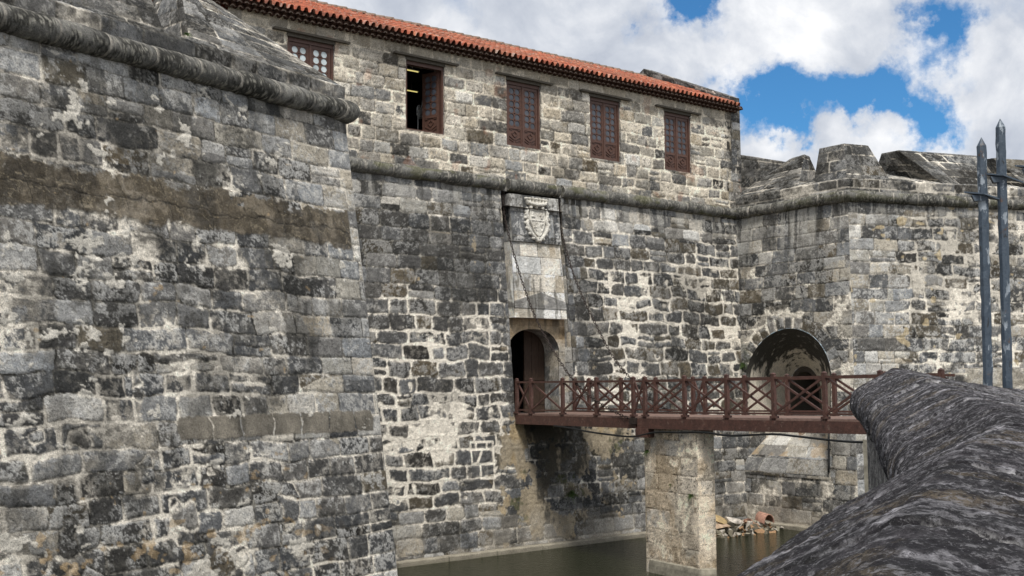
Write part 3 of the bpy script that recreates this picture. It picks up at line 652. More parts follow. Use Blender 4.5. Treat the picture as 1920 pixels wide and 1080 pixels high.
# coat of arms: carved relief on the slab
def crest_relief():
    x = axis(-.62, .62, .011); z = axis(-.82, .84, .011); X, Z = np.meshgrid(x, z)
    def cap(x0, z0, x1, z1, r):
        dx, dz = x1-x0, z1-z0; t = np.clip(((X-x0)*dx+(Z-z0)*dz)/(dx*dx+dz*dz+1e-9), 0, 1); return np.hypot(X-x0-t*dx, Z-z0-t*dz)-r
    H = np.full(X.shape, -.05)
    def add(d, ht, rnd=.05): 
        nonlocal H; H = np.maximum(H, np.where(d < 0, ht*np.sqrt(np.clip(1-np.clip(1+d/rnd, 0, 1)**2, 0, 1)), -.05))
    half = np.where(Z > -.10, .34, .34*np.sqrt(np.clip((Z+.62)/.52, 0, 1))); sh = np.maximum(np.abs(X)-half, np.maximum(Z-.36, -.62-Z))
    add(sh, .085, .04)
    inner = np.maximum(np.abs(X)-half+.05, np.maximum(Z-.31, -.56-Z)); H = np.where(inner < 0, .055, H)
    H = np.where((inner < 0) & ((np.abs(X) < .012) | (np.abs(Z+.05) < .012)), .075, H)
    for a, b, c, d, r in ((.12, -.2, .2, -.32, .04), (.2, -.32, .14, -.42, .035), (.1, -.18, .22, -.16, .03), (-.2, .1, -.2, .22, .05), (-.26, .08, -.14, .08, .03), (.18, .05, .18, .2, .045), (.12, .14, .24, .14, .03), (-.18, -.2, -.1, -.38, .035), (-.2, -.3, -.08, -.28, .03)):
        dd = cap(a, b, c, d, r); H = np.where(dd < 0, np.maximum(H, .055+.045*np.sqrt(np.clip(-dd/r, 0, 1))), H)
    for s_ in (-1, 1):                                        # scrolled mantling and the collar below
        pts = [(.42, .34), (.46, .15), (.40, -.02), (.46, -.2), (.40, -.38), (.28, -.52), (.16, -.64), (.05, -.74)]
        for (a, b), (c, d) in zip(pts[:-1], pts[1:]): add(cap(s_*a, b, s_*c, d, .075), .10, .07)
        for a, b in ((.5, .25), (.52, .02), (.52, -.16), (.47, -.34), (.36, -.52), (.22, -.68)): add(np.hypot(X-s_*a, Z-b)-.065, .085, .06)
        add(np.hypot(X-s_*.26, Z-.41)-.075, .12, .07)
    add(np.hypot(X, Z-.43)-.06, .10, .06); add(np.hypot(X, Z+.74)-.07, .09, .06); add(np.hypot(X, Z+.66)-.05, .12, .05)
    top = np.hypot(X/.44, (Z-.50)/.16); band = np.maximum(np.abs(X)-.42-(Z-.5)*.35, np.abs(Z-.58-.06*(1-(X/.42)**2)*-1)-.075); add(band, .15, .06)
    for k in range(7):
        a = -.42+.14*k; add(np.hypot(X-a*1.06, Z-.70-.02*math.cos(a*3))-.055, .14, .055); add(cap(a, .58, a*1.05, .68, .03), .12, .03)
    n = fbm(X*14, Z*14, 511, 4, .65); keepv = H > -.02; H2 = np.where(keepv, H+(n-.5)*.025, -.06)
    C = np.broadcast_to(A3(.66, .63, .56), X.shape+(3,))*(.75+.5*n)[..., None]; C = lc3(C, A3(.30, .27, .22), sst(.5, .7, fbm(X*5, Z*5, 513, 4))*.5); C = lc3(C, C*.5, 1-sst(-.02, .04, H))
    P = np.stack([1.46+X, cur_y(11.19+Z)-OC-.012-H2, 11.19+Z], -1); kc = keepv[:-1, :-1] | keepv[1:, 1:] | keepv[:-1, 1:] | keepv[1:, :-1]
    g = GM(); g.grid(P, C, kc); return g.build('coat_of_arms', M_STONE, cb)
crest_relief()
# recessed door surround with the arch
AX0, AX1 = .22, 2.45; ASP, ATOP = 6.62, 7.36; DY = cur_y(6)+.42+.02
def arch_z(x):                                                # low three-centred arch
    t = np.clip(np.abs((x-(AX0+AX1)/2)/((AX1-AX0)/2)), 0, 1); return ASP+(ATOP-ASP)*(1-t**2.6)**.55
def arch_snap(U, V):
    z = arch_z(U); m = (U > AX0-.02) & (U < AX1+.02) & (np.abs(V-z) < .017) & (V > ASP); return U, np.where(m, z, V)
def sur_paint(U, V, C, h, k):
    C = lc3(C, A3(.40, .29, .165)*(.7+.6*k['hi'])[..., None], sst(6.5, 7.2, V)*.75); C = lc3(C, BLACK*2, sst(.5, .62, fbm(U*4, V*.7, 521, 4))*sst(6.9, 7.7, V)*.6); return C, h
ST_SUR = dict(ST_REV, paint=sur_paint)
gm = GM()
wall_patch(gm, (SL0-.02, DY, GZ), (SL1+.02, DY, GZ), (SL1+.02, DY, DT+.03), (SL0-.02, DY, DT+.03), axis(SL0, SL1, .02, (AX0, AX1)), axis(GZ, DT+.03, .02), ST_SUR, 251,
           hole=lambda U, V: (U > AX0) & (U < AX1) & (V < arch_z(U)-.003), snap=arch_snap, fade=(0, 0, 0, 0), amp=.6)
# arch soffit and jambs
xs = AX0+(AX1-AX0)*(.5-.5*np.cos(np.linspace(0, math.pi, 50))); prof = [(AX0, z) for z in np.linspace(GZ, ASP, 40)]+[(x, float(arch_z(x))) for x in xs]+[(AX1, z) for z in np.linspace(ASP, GZ, 40)]
pr = np.array(prof); dd = np.linspace(0, .78, 20); T_ = np.r_[0, np.cumsum(np.hypot(*np.diff(pr, axis=0).T))]
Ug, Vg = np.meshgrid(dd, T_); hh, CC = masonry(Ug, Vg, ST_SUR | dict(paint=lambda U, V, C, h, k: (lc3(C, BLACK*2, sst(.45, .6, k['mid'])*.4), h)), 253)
P = np.stack([np.broadcast_to(pr[:, :1], Ug.shape), DY-.004+Ug, np.broadcast_to(pr[:, 1:], Ug.shape)], -1); gm.grid(P, CC)
gm.build('gate_surround', M_STONE, cb)
# passage behind: dark vaulted corridor, one leaf shut, the other folded back
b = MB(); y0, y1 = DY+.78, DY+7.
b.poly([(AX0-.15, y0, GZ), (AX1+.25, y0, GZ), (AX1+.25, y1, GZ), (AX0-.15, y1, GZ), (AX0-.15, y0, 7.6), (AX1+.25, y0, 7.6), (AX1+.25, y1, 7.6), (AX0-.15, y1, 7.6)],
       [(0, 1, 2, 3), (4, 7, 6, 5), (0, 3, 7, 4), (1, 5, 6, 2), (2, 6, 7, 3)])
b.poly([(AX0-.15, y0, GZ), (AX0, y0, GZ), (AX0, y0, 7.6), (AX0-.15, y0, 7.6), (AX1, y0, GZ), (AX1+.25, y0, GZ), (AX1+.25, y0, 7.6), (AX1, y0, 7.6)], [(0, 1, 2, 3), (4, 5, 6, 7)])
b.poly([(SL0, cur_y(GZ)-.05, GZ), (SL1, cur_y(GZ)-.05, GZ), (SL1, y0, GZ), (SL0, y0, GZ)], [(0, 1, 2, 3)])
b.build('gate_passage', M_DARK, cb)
b = MB()
xm = AX1-.90
for i in range(6):
    x0 = xm+(AX1+.1-xm)*i/6; x1 = xm+(AX1+.1-xm)*(i+1)/6; b.box(x0+.004, y0+.02+.008*(i % 2), GZ+.02, x1-.004, y0+.09, 7.5)
for z in (4.75, 5.6, 6.5): b.box(xm, y0+.005, z, AX1+.1, y0+.03, z+.12)
dr = b.build('door', M_DOOR, cb)
b = MB()
for z in (4.81, 5.66, 6.56)[:0]:
    for i in range(6): x = xm+.07+.15*i; b.poly([(x-.02, y0-.012, z-.02), (x+.02, y0-.012, z-.02), (x+.02, y0-.012, z+.02), (x-.02, y0-.012, z+.02), (x, y0-.035, z)], [(0, 1, 4), (1, 2, 4), (2, 3, 4), (3, 0, 4)])
b.tube([(xm+.12+.05*math.cos(a), y0-.035, 5.35+.05*math.sin(a)) for a in np.linspace(0, 2*math.pi, 13)[:-1]], .01, 6, closed=True)
b.build('door_ring', M_CHAIN, dr)
b = MB()
for i in range(5): b.box(AX0-.08, y0+.1+.17*i, GZ+.02, AX0-.02+.008*(i % 2), y0+.1+.17*i+.165, 7.4)
b.build('door', M_DOOR, cb)

# cordon of the curtain in three lengths, open where the chain slots run up
for i, (x0, x1) in enumerate(((-9.6, .12), (.30, 2.60), (2.74, 12.35))):
    gm = GM(); c_, b_ = cordon_fns(31+i, 1.05, .72, 1.); sweep(gm, [np.array([x0, 0, 0]), np.array([x1, 0, 0])], [np.array([0, -1., 0])], cordon_profile(.225, ZC+.02, .05), .03, c_, b_)
    for xe in (x0, x1):                                       # end faces
        pr = np.array(cordon_profile(.225, ZC+.02, .05)); P = np.stack([np.stack([np.full(len(pr), xe), -pr[:, 0], pr[:, 1]], -1), np.tile([[xe, .1, ZC]], (len(pr), 1))], 0); gm.grid(P, c_(P[..., 1]*3+xe, P[..., 2]))
    gm.build('cordon', M_STONE, cb)

# upper storey
ZE = 16.68; XE = 12.50
WIN = [(-7.98, -6.38), (-3.76, -2.25), (.36, 1.88), (4.22, 5.73), (8.08, 9.56)]; WZ0, WZ1 = 13.75, 16.06
plt = lambda U, V: soft(V, 16.2, .12)
rightq = lambda U, V: soft(U, 11.75, .08)
def up_paint(U, V, C, h, k):
    C = lc3(C, A3(.47, .42, .335)*(.8+.4*k['mid'])[..., None], plt(U, V)*.6); 
    C = C*A3(1.10, 1.07, 1.02)
    a = soft(U, 11.72, .05)*soft(V, 14.0, .3); C = lc3(C, C*.35, a*.8)
    C = lc3(C, A3(.40, .20, .12), sst(.72, .78, fbm(U*1.7, V*1.7, 611, 3))*.3)
    return C, h
ST_UP = dict(course=(.38, .47), wid=(.48, .92), warp=.09, split=.08, round=.08, irr=lambda U, V: .45+0*U, gap=lambda U, V: .030+0*U,
    fresh=lambda U, V: .70-.55*rightq(U, V)*soft(V, 14., .3), smear=lambda U, V: .34+.25*plt(U, V)+.0*U,
    pal=blend((.35, 1.8, 2.4, 3.6, .25, .1, 2.2), (rightq, (3, 2.5, .6, .2, 0, 1, 0))), film=.72, lichen=.45, edge=.7, pat=.42, pit=.75,
    patina=lambda U, V: -.20+.36*rightq(U, V)*soft(V, 13.8, .4)-.12*plt(U, V)+.10*(1-soft(V, 13.4, .3)), paint=up_paint, relief=.8)
gm = GM(); us = axis(-9.9, XE, .026, [x for wn in WIN for x in wn]); vs = axis(ZC-.02, ZE+.3, .026, (WZ0, WZ1))
def in_win(U, V):
    m = np.zeros(U.shape, bool)
    for x0, x1 in WIN: m |= (U > x0) & (U < x1) & (V > WZ0) & (V < WZ1)
    return m
wall_patch(gm, (-9.9, 0, ZC-.02), (XE, 0, ZC-.02), (XE, 0, ZE+.3), (-9.9, 0, ZE+.3), us, vs, ST_UP, 261, hole=in_win, fade=(0, 0, 0, 0))
for x0, x1 in WIN:
    for x, n_ in ((x0, (1, 0, 0)), (x1, (-1, 0, 0))):
        wall_patch(gm, (x, 0, WZ0), (x, .6, WZ0), (x, .6, WZ1), (x, 0, WZ1), axis(0, .6, .04), axis(WZ0, WZ1, .04), ST_REV, 271, normal=n_, amp=.15)
    for z, n_ in ((WZ0, (0, 0, 1)), (WZ1, (0, 0, -1))):
        wall_patch(gm, (x0, 0, z), (x1, 0, z), (x1, .6, z), (x0, .6, z), axis(0, x1-x0, .04), axis(0, .6, .04), ST_REV, 273, normal=n_, amp=.15)
gm.build('upper_wall', M_STONE, cb)
# end gable wall with its sloping coping
ST_END = dict(ST_MER, course=(.34, .42), wid=(.5, .9), fresh=lambda U, V: np.full_like(U, .3))
GR = [(-.02, 17.22), (5.0, 19.56), (9.6, 17.3)]
gm = GM()
for (ya, za), (yb, zb_) in zip(GR[:-1], GR[1:]):
    L_ = yb-ya
    wall_patch(gm, (XE, ya, 12.6), (XE, yb, 12.6), (XE, yb, zb_), (XE, ya, za), axis(0, L_, .05), axis(0, 5.5, .05), ST_END, 281, normal=(1, 0, 0), amp=.6)
    wall_patch(gm, (XE-.55, ya, 12.6), (XE-.55, yb, 12.6), (XE-.55, yb, zb_), (XE-.55, ya, za), axis(0, L_, .035), axis(0, 5.5, .035), ST_END, 282, normal=(-1, 0, 0), amp=.6)
    wall_patch(gm, (XE-.55, ya, za), (XE, ya, za), (XE, yb, zb_), (XE-.55, yb, zb_), axis(0, .55, .035), axis(0, L_, .035), ST_END, 283, normal=(0, 0, 1), amp=.6)
wall_patch(gm, (XE-.55, -.03, 14.0), (XE, -.03, 14.0), (XE, -.03, 17.22), (XE-.55, -.03, 17.22), axis(0, .55, .026), axis(0, 3.2, .026), ST_END, 284, normal=(0, -1, 0), amp=.5)
gm.build('gable_wall', M_STONE, cb)
b = MB(); b.box(-16, 9.3, 4, XE-.05, 9.6, 17.2); b.box(-16, .2, 12.2, -15.8, 9.6, 17.2); b.build('back_wall', M_DARK, cb)

# roof: barrel tiles as one modelled sheet
def tiles():
    x = np.arange(-12.5, XE-.50, .018); ey, ez, ry, rz = -.54, 16.73, 4.95, 19.12
    sl = math.hypot(ry-ey, rz-ez); lap = .34; nrow = int(sl/lap)
    t = np.concatenate([[k*lap+.001, k*lap+.10, k*lap+.22, (k+1)*lap-.001] for k in range(nrow+1)]); t = t[t <= sl+.01]
    X, T = np.meshgrid(x, t); pit = .235; ph = X/pit; k = np.floor(ph); f = ph-k
    row = np.floor(T/lap)
    cover = np.clip(1-((f-.5)/.30)**2, 0, 1)**.5*.085; chan = -.05*np.clip(1-((np.minimum(f, 1-f))/.24)**2, 0, 1)**.5
    H = np.where(cover > 0, cover, chan)
    r = np.sin(k*12.9898+row*78.233)*43758.5453; r = r-np.floor(r); r2 = np.sin(k*39.3+row*11.7)*9758.54; r2 = r2-np.floor(r2)
    fr = (T-row*lap)/lap; H = H+.034*(1-fr)+(r-.5)*.024+(fbm(X*.5, T*.5, 701, 2)-.5)*.05
    ny, nz = -(rz-ez)/sl, (ry-ey)/sl
    P = np.stack([X+(r2-.5)*.012, ey+T*(ry-ey)/sl+ny*H, ez+T*(rz-ez)/sl+nz*H], -1)
    C = np.broadcast_to(A3(.39, .118, .068), X.shape+(3,))*(.55+.8*r)[..., None]
    C = lc3(C, A3(.56, .22, .12), sst(.7, 1., r2)*.7); C = lc3(C, A3(.25, .09, .06), sst(.82, .95, r)*.6)
    C = lc3(C, A3(.30, .14, .09), sst(.48, .62, fbm(X*.8, T*.8, 703, 5, .65))*.6); C = lc3(C, A3(.16, .07, .05), sst(.53, .64, fbm(X*3, T*1.2, 705, 5, .68))*.6)
    C = lc3(C, A3(.09, .05, .04), (np.minimum(f, 1-f) < .17)*.75); C = lc3(C, A3(.5, .45, .38), (fbm(X*9, T*9, 707, 3) > .72)*.5)
    g = GM(); g.grid(P, C)
    # back slope, hidden from here
    Xb, Tb = np.meshgrid(np.arange(-12.5, XE-.5, .06), np.linspace(0, 1, 12)); fb = np.abs(np.sin(Xb*math.pi/.235))*.1
    g.grid(np.stack([Xb, ry+Tb*4.9, rz-Tb*2.3+fb], -1), np.broadcast_to(A3(.42, .11, .06), Xb.shape+(3,)).copy())
    return g.build('tiled_roof', M_TILE, cb)
rf_ = tiles()
b = MB(); random.seed(5)
x = -12.5
while x < XE-.7:
    n = 7; z0 = 19.14+random.uniform(-.01, .01); pts0 = [(x, 4.95+.15*math.cos(a), z0+.12*math.sin(a)) for a in np.linspace(0, math.pi, n)]; pts1 = [(x+.46, p[1], p[2]+.035) for p in pts0]
    b.poly(pts0+pts1, [(i, i+1, n+i+1, n+i) for i in range(n-1)]+[tuple(range(n))[::-1], tuple(n+i for i in range(n))], True); x += .40
b.build('ridge_tile', mat_plain('ridge_mortar_tile', (.22, .155, .115), .9, .5, 12., .01), rf_)
# eave: three corbelled courses of dark tile ends bedded in mortar
def half_tile(b, x, y0, y1, z, r, conv=1, n=7, th=.018):
    for rr in (r, r-th): pass
    a = np.linspace(0, math.pi, n); o0 = [(x+r*math.cos(t), y0, z+conv*r*math.sin(t)) for t in a]; o1 = [(p[0], y1, p[2]) for p in o0]
    i0 = [(x+(r-th)*math.cos(t), y0, z+conv*(r-th)*math.sin(t)) for t in a]; i1 = [(p[0], y1, p[2]) for p in i0]
    b.poly(o0+o1+i0+i1, [(i, i+1, n+i+1, n+i) for i in range(n-1)]+[(2*n+i, 3*n+i, 3*n+i+1, 2*n+i+1) for i in range(n-1)]+[(i, 2*n+i, 2*n+i+1, i+1) for i in range(n-1)], True)
b = MB(); bm_ = MB()
for row, (yo, zo) in enumerate(((-.22, 16.55), (-.42, 16.64))):
    b.box(-12.5, yo+.05, zo+.09, XE-.22, .02, zo+.115)
    x = -12.4+.117*(row % 2)
    while x < XE-.3:
        half_tile(b, x, yo, .0, zo-.015, .105); half_tile(b, x, yo+.0, .0, zo+.09, .03, 1, 5)
        bm_.poly([(x+.075*math.cos(a), yo+.03, zo-.005+.08*math.sin(a)) for a in np.linspace(0, math.pi, 8)]+[(x, yo+.012, zo+.03)], [(i, i+1, 8) for i in range(7)], True); x += .235
ev = b.build('eave_tiles', M_EAVE, cb)
def add_second(o, b2, mat):                                   # mortar bedding inside the tile ends: same part, second material
    import bmesh
    bmx = bmesh.new(); bmx.from_mesh(o.data); k = len(o.data.materials); o.data.materials.append(mat)
    vv = [bmx.verts.new(v) for v in b2.v]
    for f in b2.f: bmx.faces.new([vv[i] for i in f]).material_index = k
    bmx.to_mesh(o.data); bmx.free()
add_second(ev, bm_, M_EAVEM)

# windows
def leaf_mesh(wd, ht, name, parent, place, glass, bottom=.66):
    """a shutter leaf in local x (0..wd), z (0..ht); place maps local (x, d, z) -> world, d = out of the face"""
    b = MB(); g = MB(); th = .045
    def P(pts): return [place(*p) for p in pts]
    def bx(x0, x1, z0, z1, d0, d1): b.hexa(P([(x0, d0, z0), (x1, d0, z0), (x1, d1, z0), (x0, d1, z0), (x0, d0, z1), (x1, d0, z1), (x1, d1, z1), (x0, d1, z1)]))
    sx, sz = .085, .10; cw = (wd-2*sx)/2; zc0 = bottom; chh = (ht-sz-zc0)/6; r = min(cw, chh)*.46; n = 20
    bx(0, sx, 0, ht, 0, th); bx(wd-sx, wd, 0, ht, 0, th); bx(sx, wd-sx, ht-sz, ht, 0, th); bx(sx, wd-sx, 0, .07, 0, th); bx(sx, wd-sx, bottom-.09, bottom, 0, th)
    bx(sx, wd-sx, .07, bottom-.09, .0, .018)
    for i in range(2):
        for j in range(6):
            cx, cz = sx+cw*(i+.5), zc0+chh*(j+.5); ang = [2*math.pi*k/n for k in range(n)]
            circ = [(cx+r*math.cos(a), cz+r*math.sin(a)) for a in ang]; sq = []
            for a in ang:
                c, s_ = math.cos(a), math.sin(a); m = max(abs(c)/(cw/2), abs(s_)/(chh/2)); sq.append((cx+c/m, cz+s_/m))
            dF, dB = .034, .004
            vs_ = [(p[0], dF, p[1]) for p in circ]+[(p[0], dF, p[1]) for p in sq]+[(p[0], dB, p[1]) for p in circ]
            b.poly(P(vs_), [(k, (k+1) % n, n+(k+1) % n, n+k) for k in range(n)]+[(k, 2*n+k, 2*n+(k+1) % n, (k+1) % n) for k in range(n)])
            rg = r*1.02; g.poly(P([(cx+rg*math.cos(a), .012, cz+rg*math.sin(a)) for a in ang]+[(cx, .022, cz)]), [(k, (k+1) % n, n) for k in range(n)], True)
    # carved lower panel: lozenge and two chevrons
    cx = wd/2; z0, z1 = .07, bottom-.09; zm = (z0+z1)/2
    def rb(x0, za, x1, zb): b.bar(place(x0, .030, za), place(x1, .030, zb), .03, .03, Vector(place(0, 1, 0))-Vector(place(0, 0, 0)))
    q = .11
    for a, c in (((-q, 0), (0, q)), ((0, q), (q, 0)), ((q, 0), (0, -q)), ((0, -q), (-q, 0))): rb(cx+a[0], zm+.07+a[1], cx+c[0], zm+.07+c[1])
    for sx_ in (-1, 1): rb(cx+sx_*.02, zm-.14, cx+sx_*(wd/2-sx-.02), zm-.02); rb(cx+sx_*(wd/2-sx-.02), z1-.03, cx+sx_*.12, z1-.03); rb(cx+sx_*.05, z0+.04, cx+sx_*(wd/2-sx-.02), z0+.13)
    o = b.build(name, M_WOOD, parent); g.build('pane', glass, parent); return o
for i, (x0, x1) in enumerate(WIN):
    fy = .10; b = MB(); fw = .075
    b.box(x0, fy-.06, WZ0, x0+fw, fy+.08, WZ1); b.box(x1-fw, fy-.06, WZ0, x1, fy+.08, WZ1); b.box(x0+fw, fy-.06, WZ1-.13, x1-fw, fy+.08, WZ1); b.box(x0+fw, fy-.06, WZ0, x1-fw, fy+.08, WZ0+.05)
    wdw = b.build('window', M_WOOD, cb)
    a0, a1 = x0+fw+.006, x1-fw-.006; wd = (a1-a0)/2-.004; ht = WZ1-.13-WZ0-.06; z0 = WZ0+.055
    gl = M_GLASSW if i == 0 else M_GLASS
    if i == 1:                                                # both leaves swung into the room
        th = math.radians(68)
        leaf_mesh(wd, ht, 'leaf', wdw, lambda x, d, z: (a1-x*math.cos(th)-d*math.sin(th), fy+.06+x*math.sin(th)-d*math.cos(th), z0+z), gl)
        th2 = math.radians(96)
        leaf_mesh(wd, ht, 'leaf', wdw, lambda x, d, z: (a0+x*math.cos(th2)+d*math.sin(th2), fy+.06+x*math.sin(th2)-d*math.cos(th2), z0+z), gl)
    else:
        leaf_mesh(wd, ht, 'leaf', wdw, lambda x, d, z: (a0+x, fy+.02-d, z0+z), gl)
        leaf_mesh(wd, ht, 'leaf', wdw, lambda x, d, z: (a1-wd+x, fy+.02-d, z0+z), M_GLASS if i else gl)
        b = MB(); b.box((x0+x1)/2-.025, fy-.05, z0, (x0+x1)/2+.025, fy-.022, z0+ht); b.build('meeting_stile', M_WOOD, wdw)
    b = MB(); b.hexa([(x0-.50, -.16, 16.16), (x1+.50, -.16, 16.14), (x1+.50, .05, 16.15), (x0-.50, .05, 16.17), (x0-.48, -.17, 16.22), (x1+.48, -.17, 16.20), (x1+.48, .05, 16.21), (x0-.48, .05, 16.23)])
    b.box(x0-.02, -.05, WZ1-.012, x1+.02, .05, 16.155); b.build('lintel', M_LINTEL, wdw)
# room behind the open window
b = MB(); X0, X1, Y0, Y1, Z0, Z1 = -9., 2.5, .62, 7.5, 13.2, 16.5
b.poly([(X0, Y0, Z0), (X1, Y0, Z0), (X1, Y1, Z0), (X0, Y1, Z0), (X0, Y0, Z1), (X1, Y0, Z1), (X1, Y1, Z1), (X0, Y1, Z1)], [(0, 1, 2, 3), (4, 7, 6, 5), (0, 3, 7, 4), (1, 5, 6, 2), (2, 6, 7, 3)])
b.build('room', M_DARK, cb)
def ray_y(x, y, Y):
    d = Fv+Rv*(x-960)/FPX-Uv*(y-540)/FPX; return CAM+d*((Y-CAM[1])/d[1])
def ray_t(x, y, t): return CAM+(Fv+Rv*(x-960)/FPX-Uv*(y-540)/FPX)*t
for i, (qx, qy, nm) in enumerate(((773, 133, 'upper yellow strip lamp glowing in the dark room behind the open window'), (772, 171, 'lower yellow strip lamp glowing in the dark room behind the open window'))):
    p = ray_y(qx, qy, 1.05 if i == 0 else 3.6)
    L_ = thing('strip_lamp', nm, 'lamp', tuple(p), 'strip lamps inside the open window')
    b = MB(); b.tube([(p[0]-.24, p[1], p[2]), (p[0]+.24, p[1], p[2])], .018, 8); b.build('tube', M_LAMP, L_)
    b = MB(); b.box(p[0]-.28, p[1]-.03, p[2]+.02, p[0]+.28, p[1]+.03, p[2]+.05); b.tube([(p[0], p[1], p[2]+.08), (p[0], p[1], 16.5)], .012, 6); b.build('housing', M_WHITE, L_)
p = ray_y(786, 210, 1.25); fan = thing('standing_fan', 'white standing fan just inside the open window', 'fan', (p[0], p[1], 13.2))
b = MB()
for rr in (.24, .17, .09): b.tube([(p[0]+rr*math.cos(a)*.8+.02, p[1]+rr*math.cos(a)*.5, p[2]+rr*math.sin(a)) for a in np.linspace(0, 2*math.pi, 21)[:-1]], .008, 5, closed=True)
for k in range(12): a = k*math.pi/6; b.tube([p, (p[0]+.24*math.cos(a)*.8+.02, p[1]+.24*math.cos(a)*.5, p[2]+.24*math.sin(a))], .004, 4)
b.build('cage', M_WHITE, fan)
b = MB()
for k in range(4):
    a = k*math.pi/2+.4; e = np.array([math.cos(a)*.8, math.cos(a)*.5, math.sin(a)]); f2 = np.array([math.cos(a+.7)*.8, math.cos(a+.7)*.5, math.sin(a+.7)]); q = p+np.array([0, .03, 0])
    b.poly([q, q+e*.2, q+(e+f2)*.11, q+f2*.15, q+np.array([0, .012, 0]), q+e*.2+np.array([0, .012, 0]), q+(e+f2)*.11+np.array([0, .012, 0]), q+f2*.15+np.array([0, .012, 0])], [(0, 1, 2, 3), (7, 6, 5, 4), (0, 4, 5, 1), (1, 5, 6, 2), (2, 6, 7, 3)])
b.build('blades', M_WHITE, fan)
b = MB(); b.tube([(p[0], p[1]+.08, 13.22), (p[0], p[1]+.08, p[2]-.1), (p[0]+.02, p[1]+.1, p[2])], .018, 8); b.tube([(p[0]+.2*math.cos(a), p[1]+.08+.2*math.sin(a), 13.22) for a in np.linspace(0, 2*math.pi, 13)[:-1]], .02, 6, closed=True)
b.tube([(p[0]+.02, p[1]+.1, p[2]), (p[0]+.16, p[1]+.1, p[2]+.22), (p[0]+.22, p[1]+.12, p[2]+.5)], .014, 6); b.build('pole', M_WHITE, fan)

# ------------------------------------------------------------------ right bastion
br = thing('stone_bastion', 'grey stone bastion beyond the footbridge with an arched gun opening in its flank', 'bastion', tuple(rcorner(0)))
FC_Y, FR, FSP = -2.86, 2.04, 5.47; FB = 3.95; FX = lambda z: XR-BAT*(ZC-z)
def f_in(Y, V): return ((np.hypot(Y-FC_Y, V-FSP) < FR) & (V > FSP)) | ((np.abs(Y-FC_Y) < FR) & (V <= FSP) & (V > 2.06))
def fl_snap(U, V):                                            # U is Y here, measured negative
    dy, dz = U-FC_Y, V-FSP; r = np.hypot(dy, dz); m = (V > FSP-.01) & (np.abs(r-FR) < .020)
    return np.where(m, FC_Y+dy/r*FR, U), np.where(m, FSP+dz/r*FR, V)
def fl_over(U, V, d, sid, n):                                 # voussoir ring
    r = np.hypot(U-FC_Y, V-FSP); a = np.arctan2(V-FSP, U-FC_Y); m = (r < FR+.52+.06*np.sin(a*9)) & (V > FSP-.05)
    K = 17/math.pi; k = np.floor(a*K); f = a*K-k; dd = np.minimum(np.minimum(f, 1-f)/K*r, FR+.50-r)
    return np.where(m, dd, d), np.where(m, n+k.astype(int)+20, sid), n+60
def fl_paint(U, V, C, h, k):
    hi, mid = k['hi'], k['mid']
    ft = 1-sst(.5, 1.2, V+(mid-.5)*.7); C = lc3(C, A3(.36, .32, .26)*(.55+.9*mid)[..., None], ft*.7)
    C = lc3(C, A3(.045, .05, .03), (1-sst(.25, .9, np.hypot(U+.75, (V-6.1)*.7)))*sst(.4, .6, hi)*.8)
    return C, h
rq = lambda U, V: soft(-U, 4.6, .2)
ST_FL = dict(course=(.42, .54), wid=(.60, 1.15), warp=.07, split=.05, round=.05, irr=lambda U, V: .25+0*U, gap=lambda U, V: .008+.022*(1-soft(V, 9.8, .4)), over=fl_over,
    fresh=lambda U, V: .40+.0*U, smear=lambda U, V: .22*(1-soft(V, 9.8, .4))+.05, pal=blend((4.2, 3., .6, .7, 1., 1.1, .1), (rq, (1.5, 2.6, 2., 3.4, 0, 0, .2)), (lambda U, V: soft(V, 9.8, .3), (2., 4., 2.4, .8, .3, .5, .1))),
    film=.72, lichen=.5, edge=.5, pat=.6, pit=.45, patina=lambda U, V: .02-.2*rq(U, V)+.06*(1-soft(V, 4, .5)), streak=lambda U, V: sst(9.6, 12., V)*.85, paint=fl_paint)
gm = GM(); us = axis(YR-1.25, .9, .026); vs = axis(-.6, ZC, .026, (2.06,))
# flank: U runs with world Y; keep the battered corner by trimming with the ruled edge
def ruled(gm, us_n, vs, edge, dirv, ln, st, seed, normal, hole=None, snap=None, Uof=None, fade=(1, 0, 0, 0)):
    pass
def flank():
    tt = axis(0, 1, .026/6.4); V1 = vs; T, V = np.meshgrid(tt, V1)
    ye = YR+(BAT*(ZC-V))*(math.sin(AR)-1)/math.cos(AR); Y = ye+T*(.5-ye)
    Y, V = fl_snap(Y, V)
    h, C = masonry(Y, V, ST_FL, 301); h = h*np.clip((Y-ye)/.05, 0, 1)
    P = np.stack([XR-BAT*(ZC-V)-h, Y, V+BAT*h], -1)
    Yc = (Y[:-1, :-1]+Y[1:, 1:])/2; Vc = (V[:-1, :-1]+V[1:, 1:])/2
    gm.grid(P, C, ~f_in(Yc, Vc))
flank(); gm.build('flank_wall', M_STONE, br)
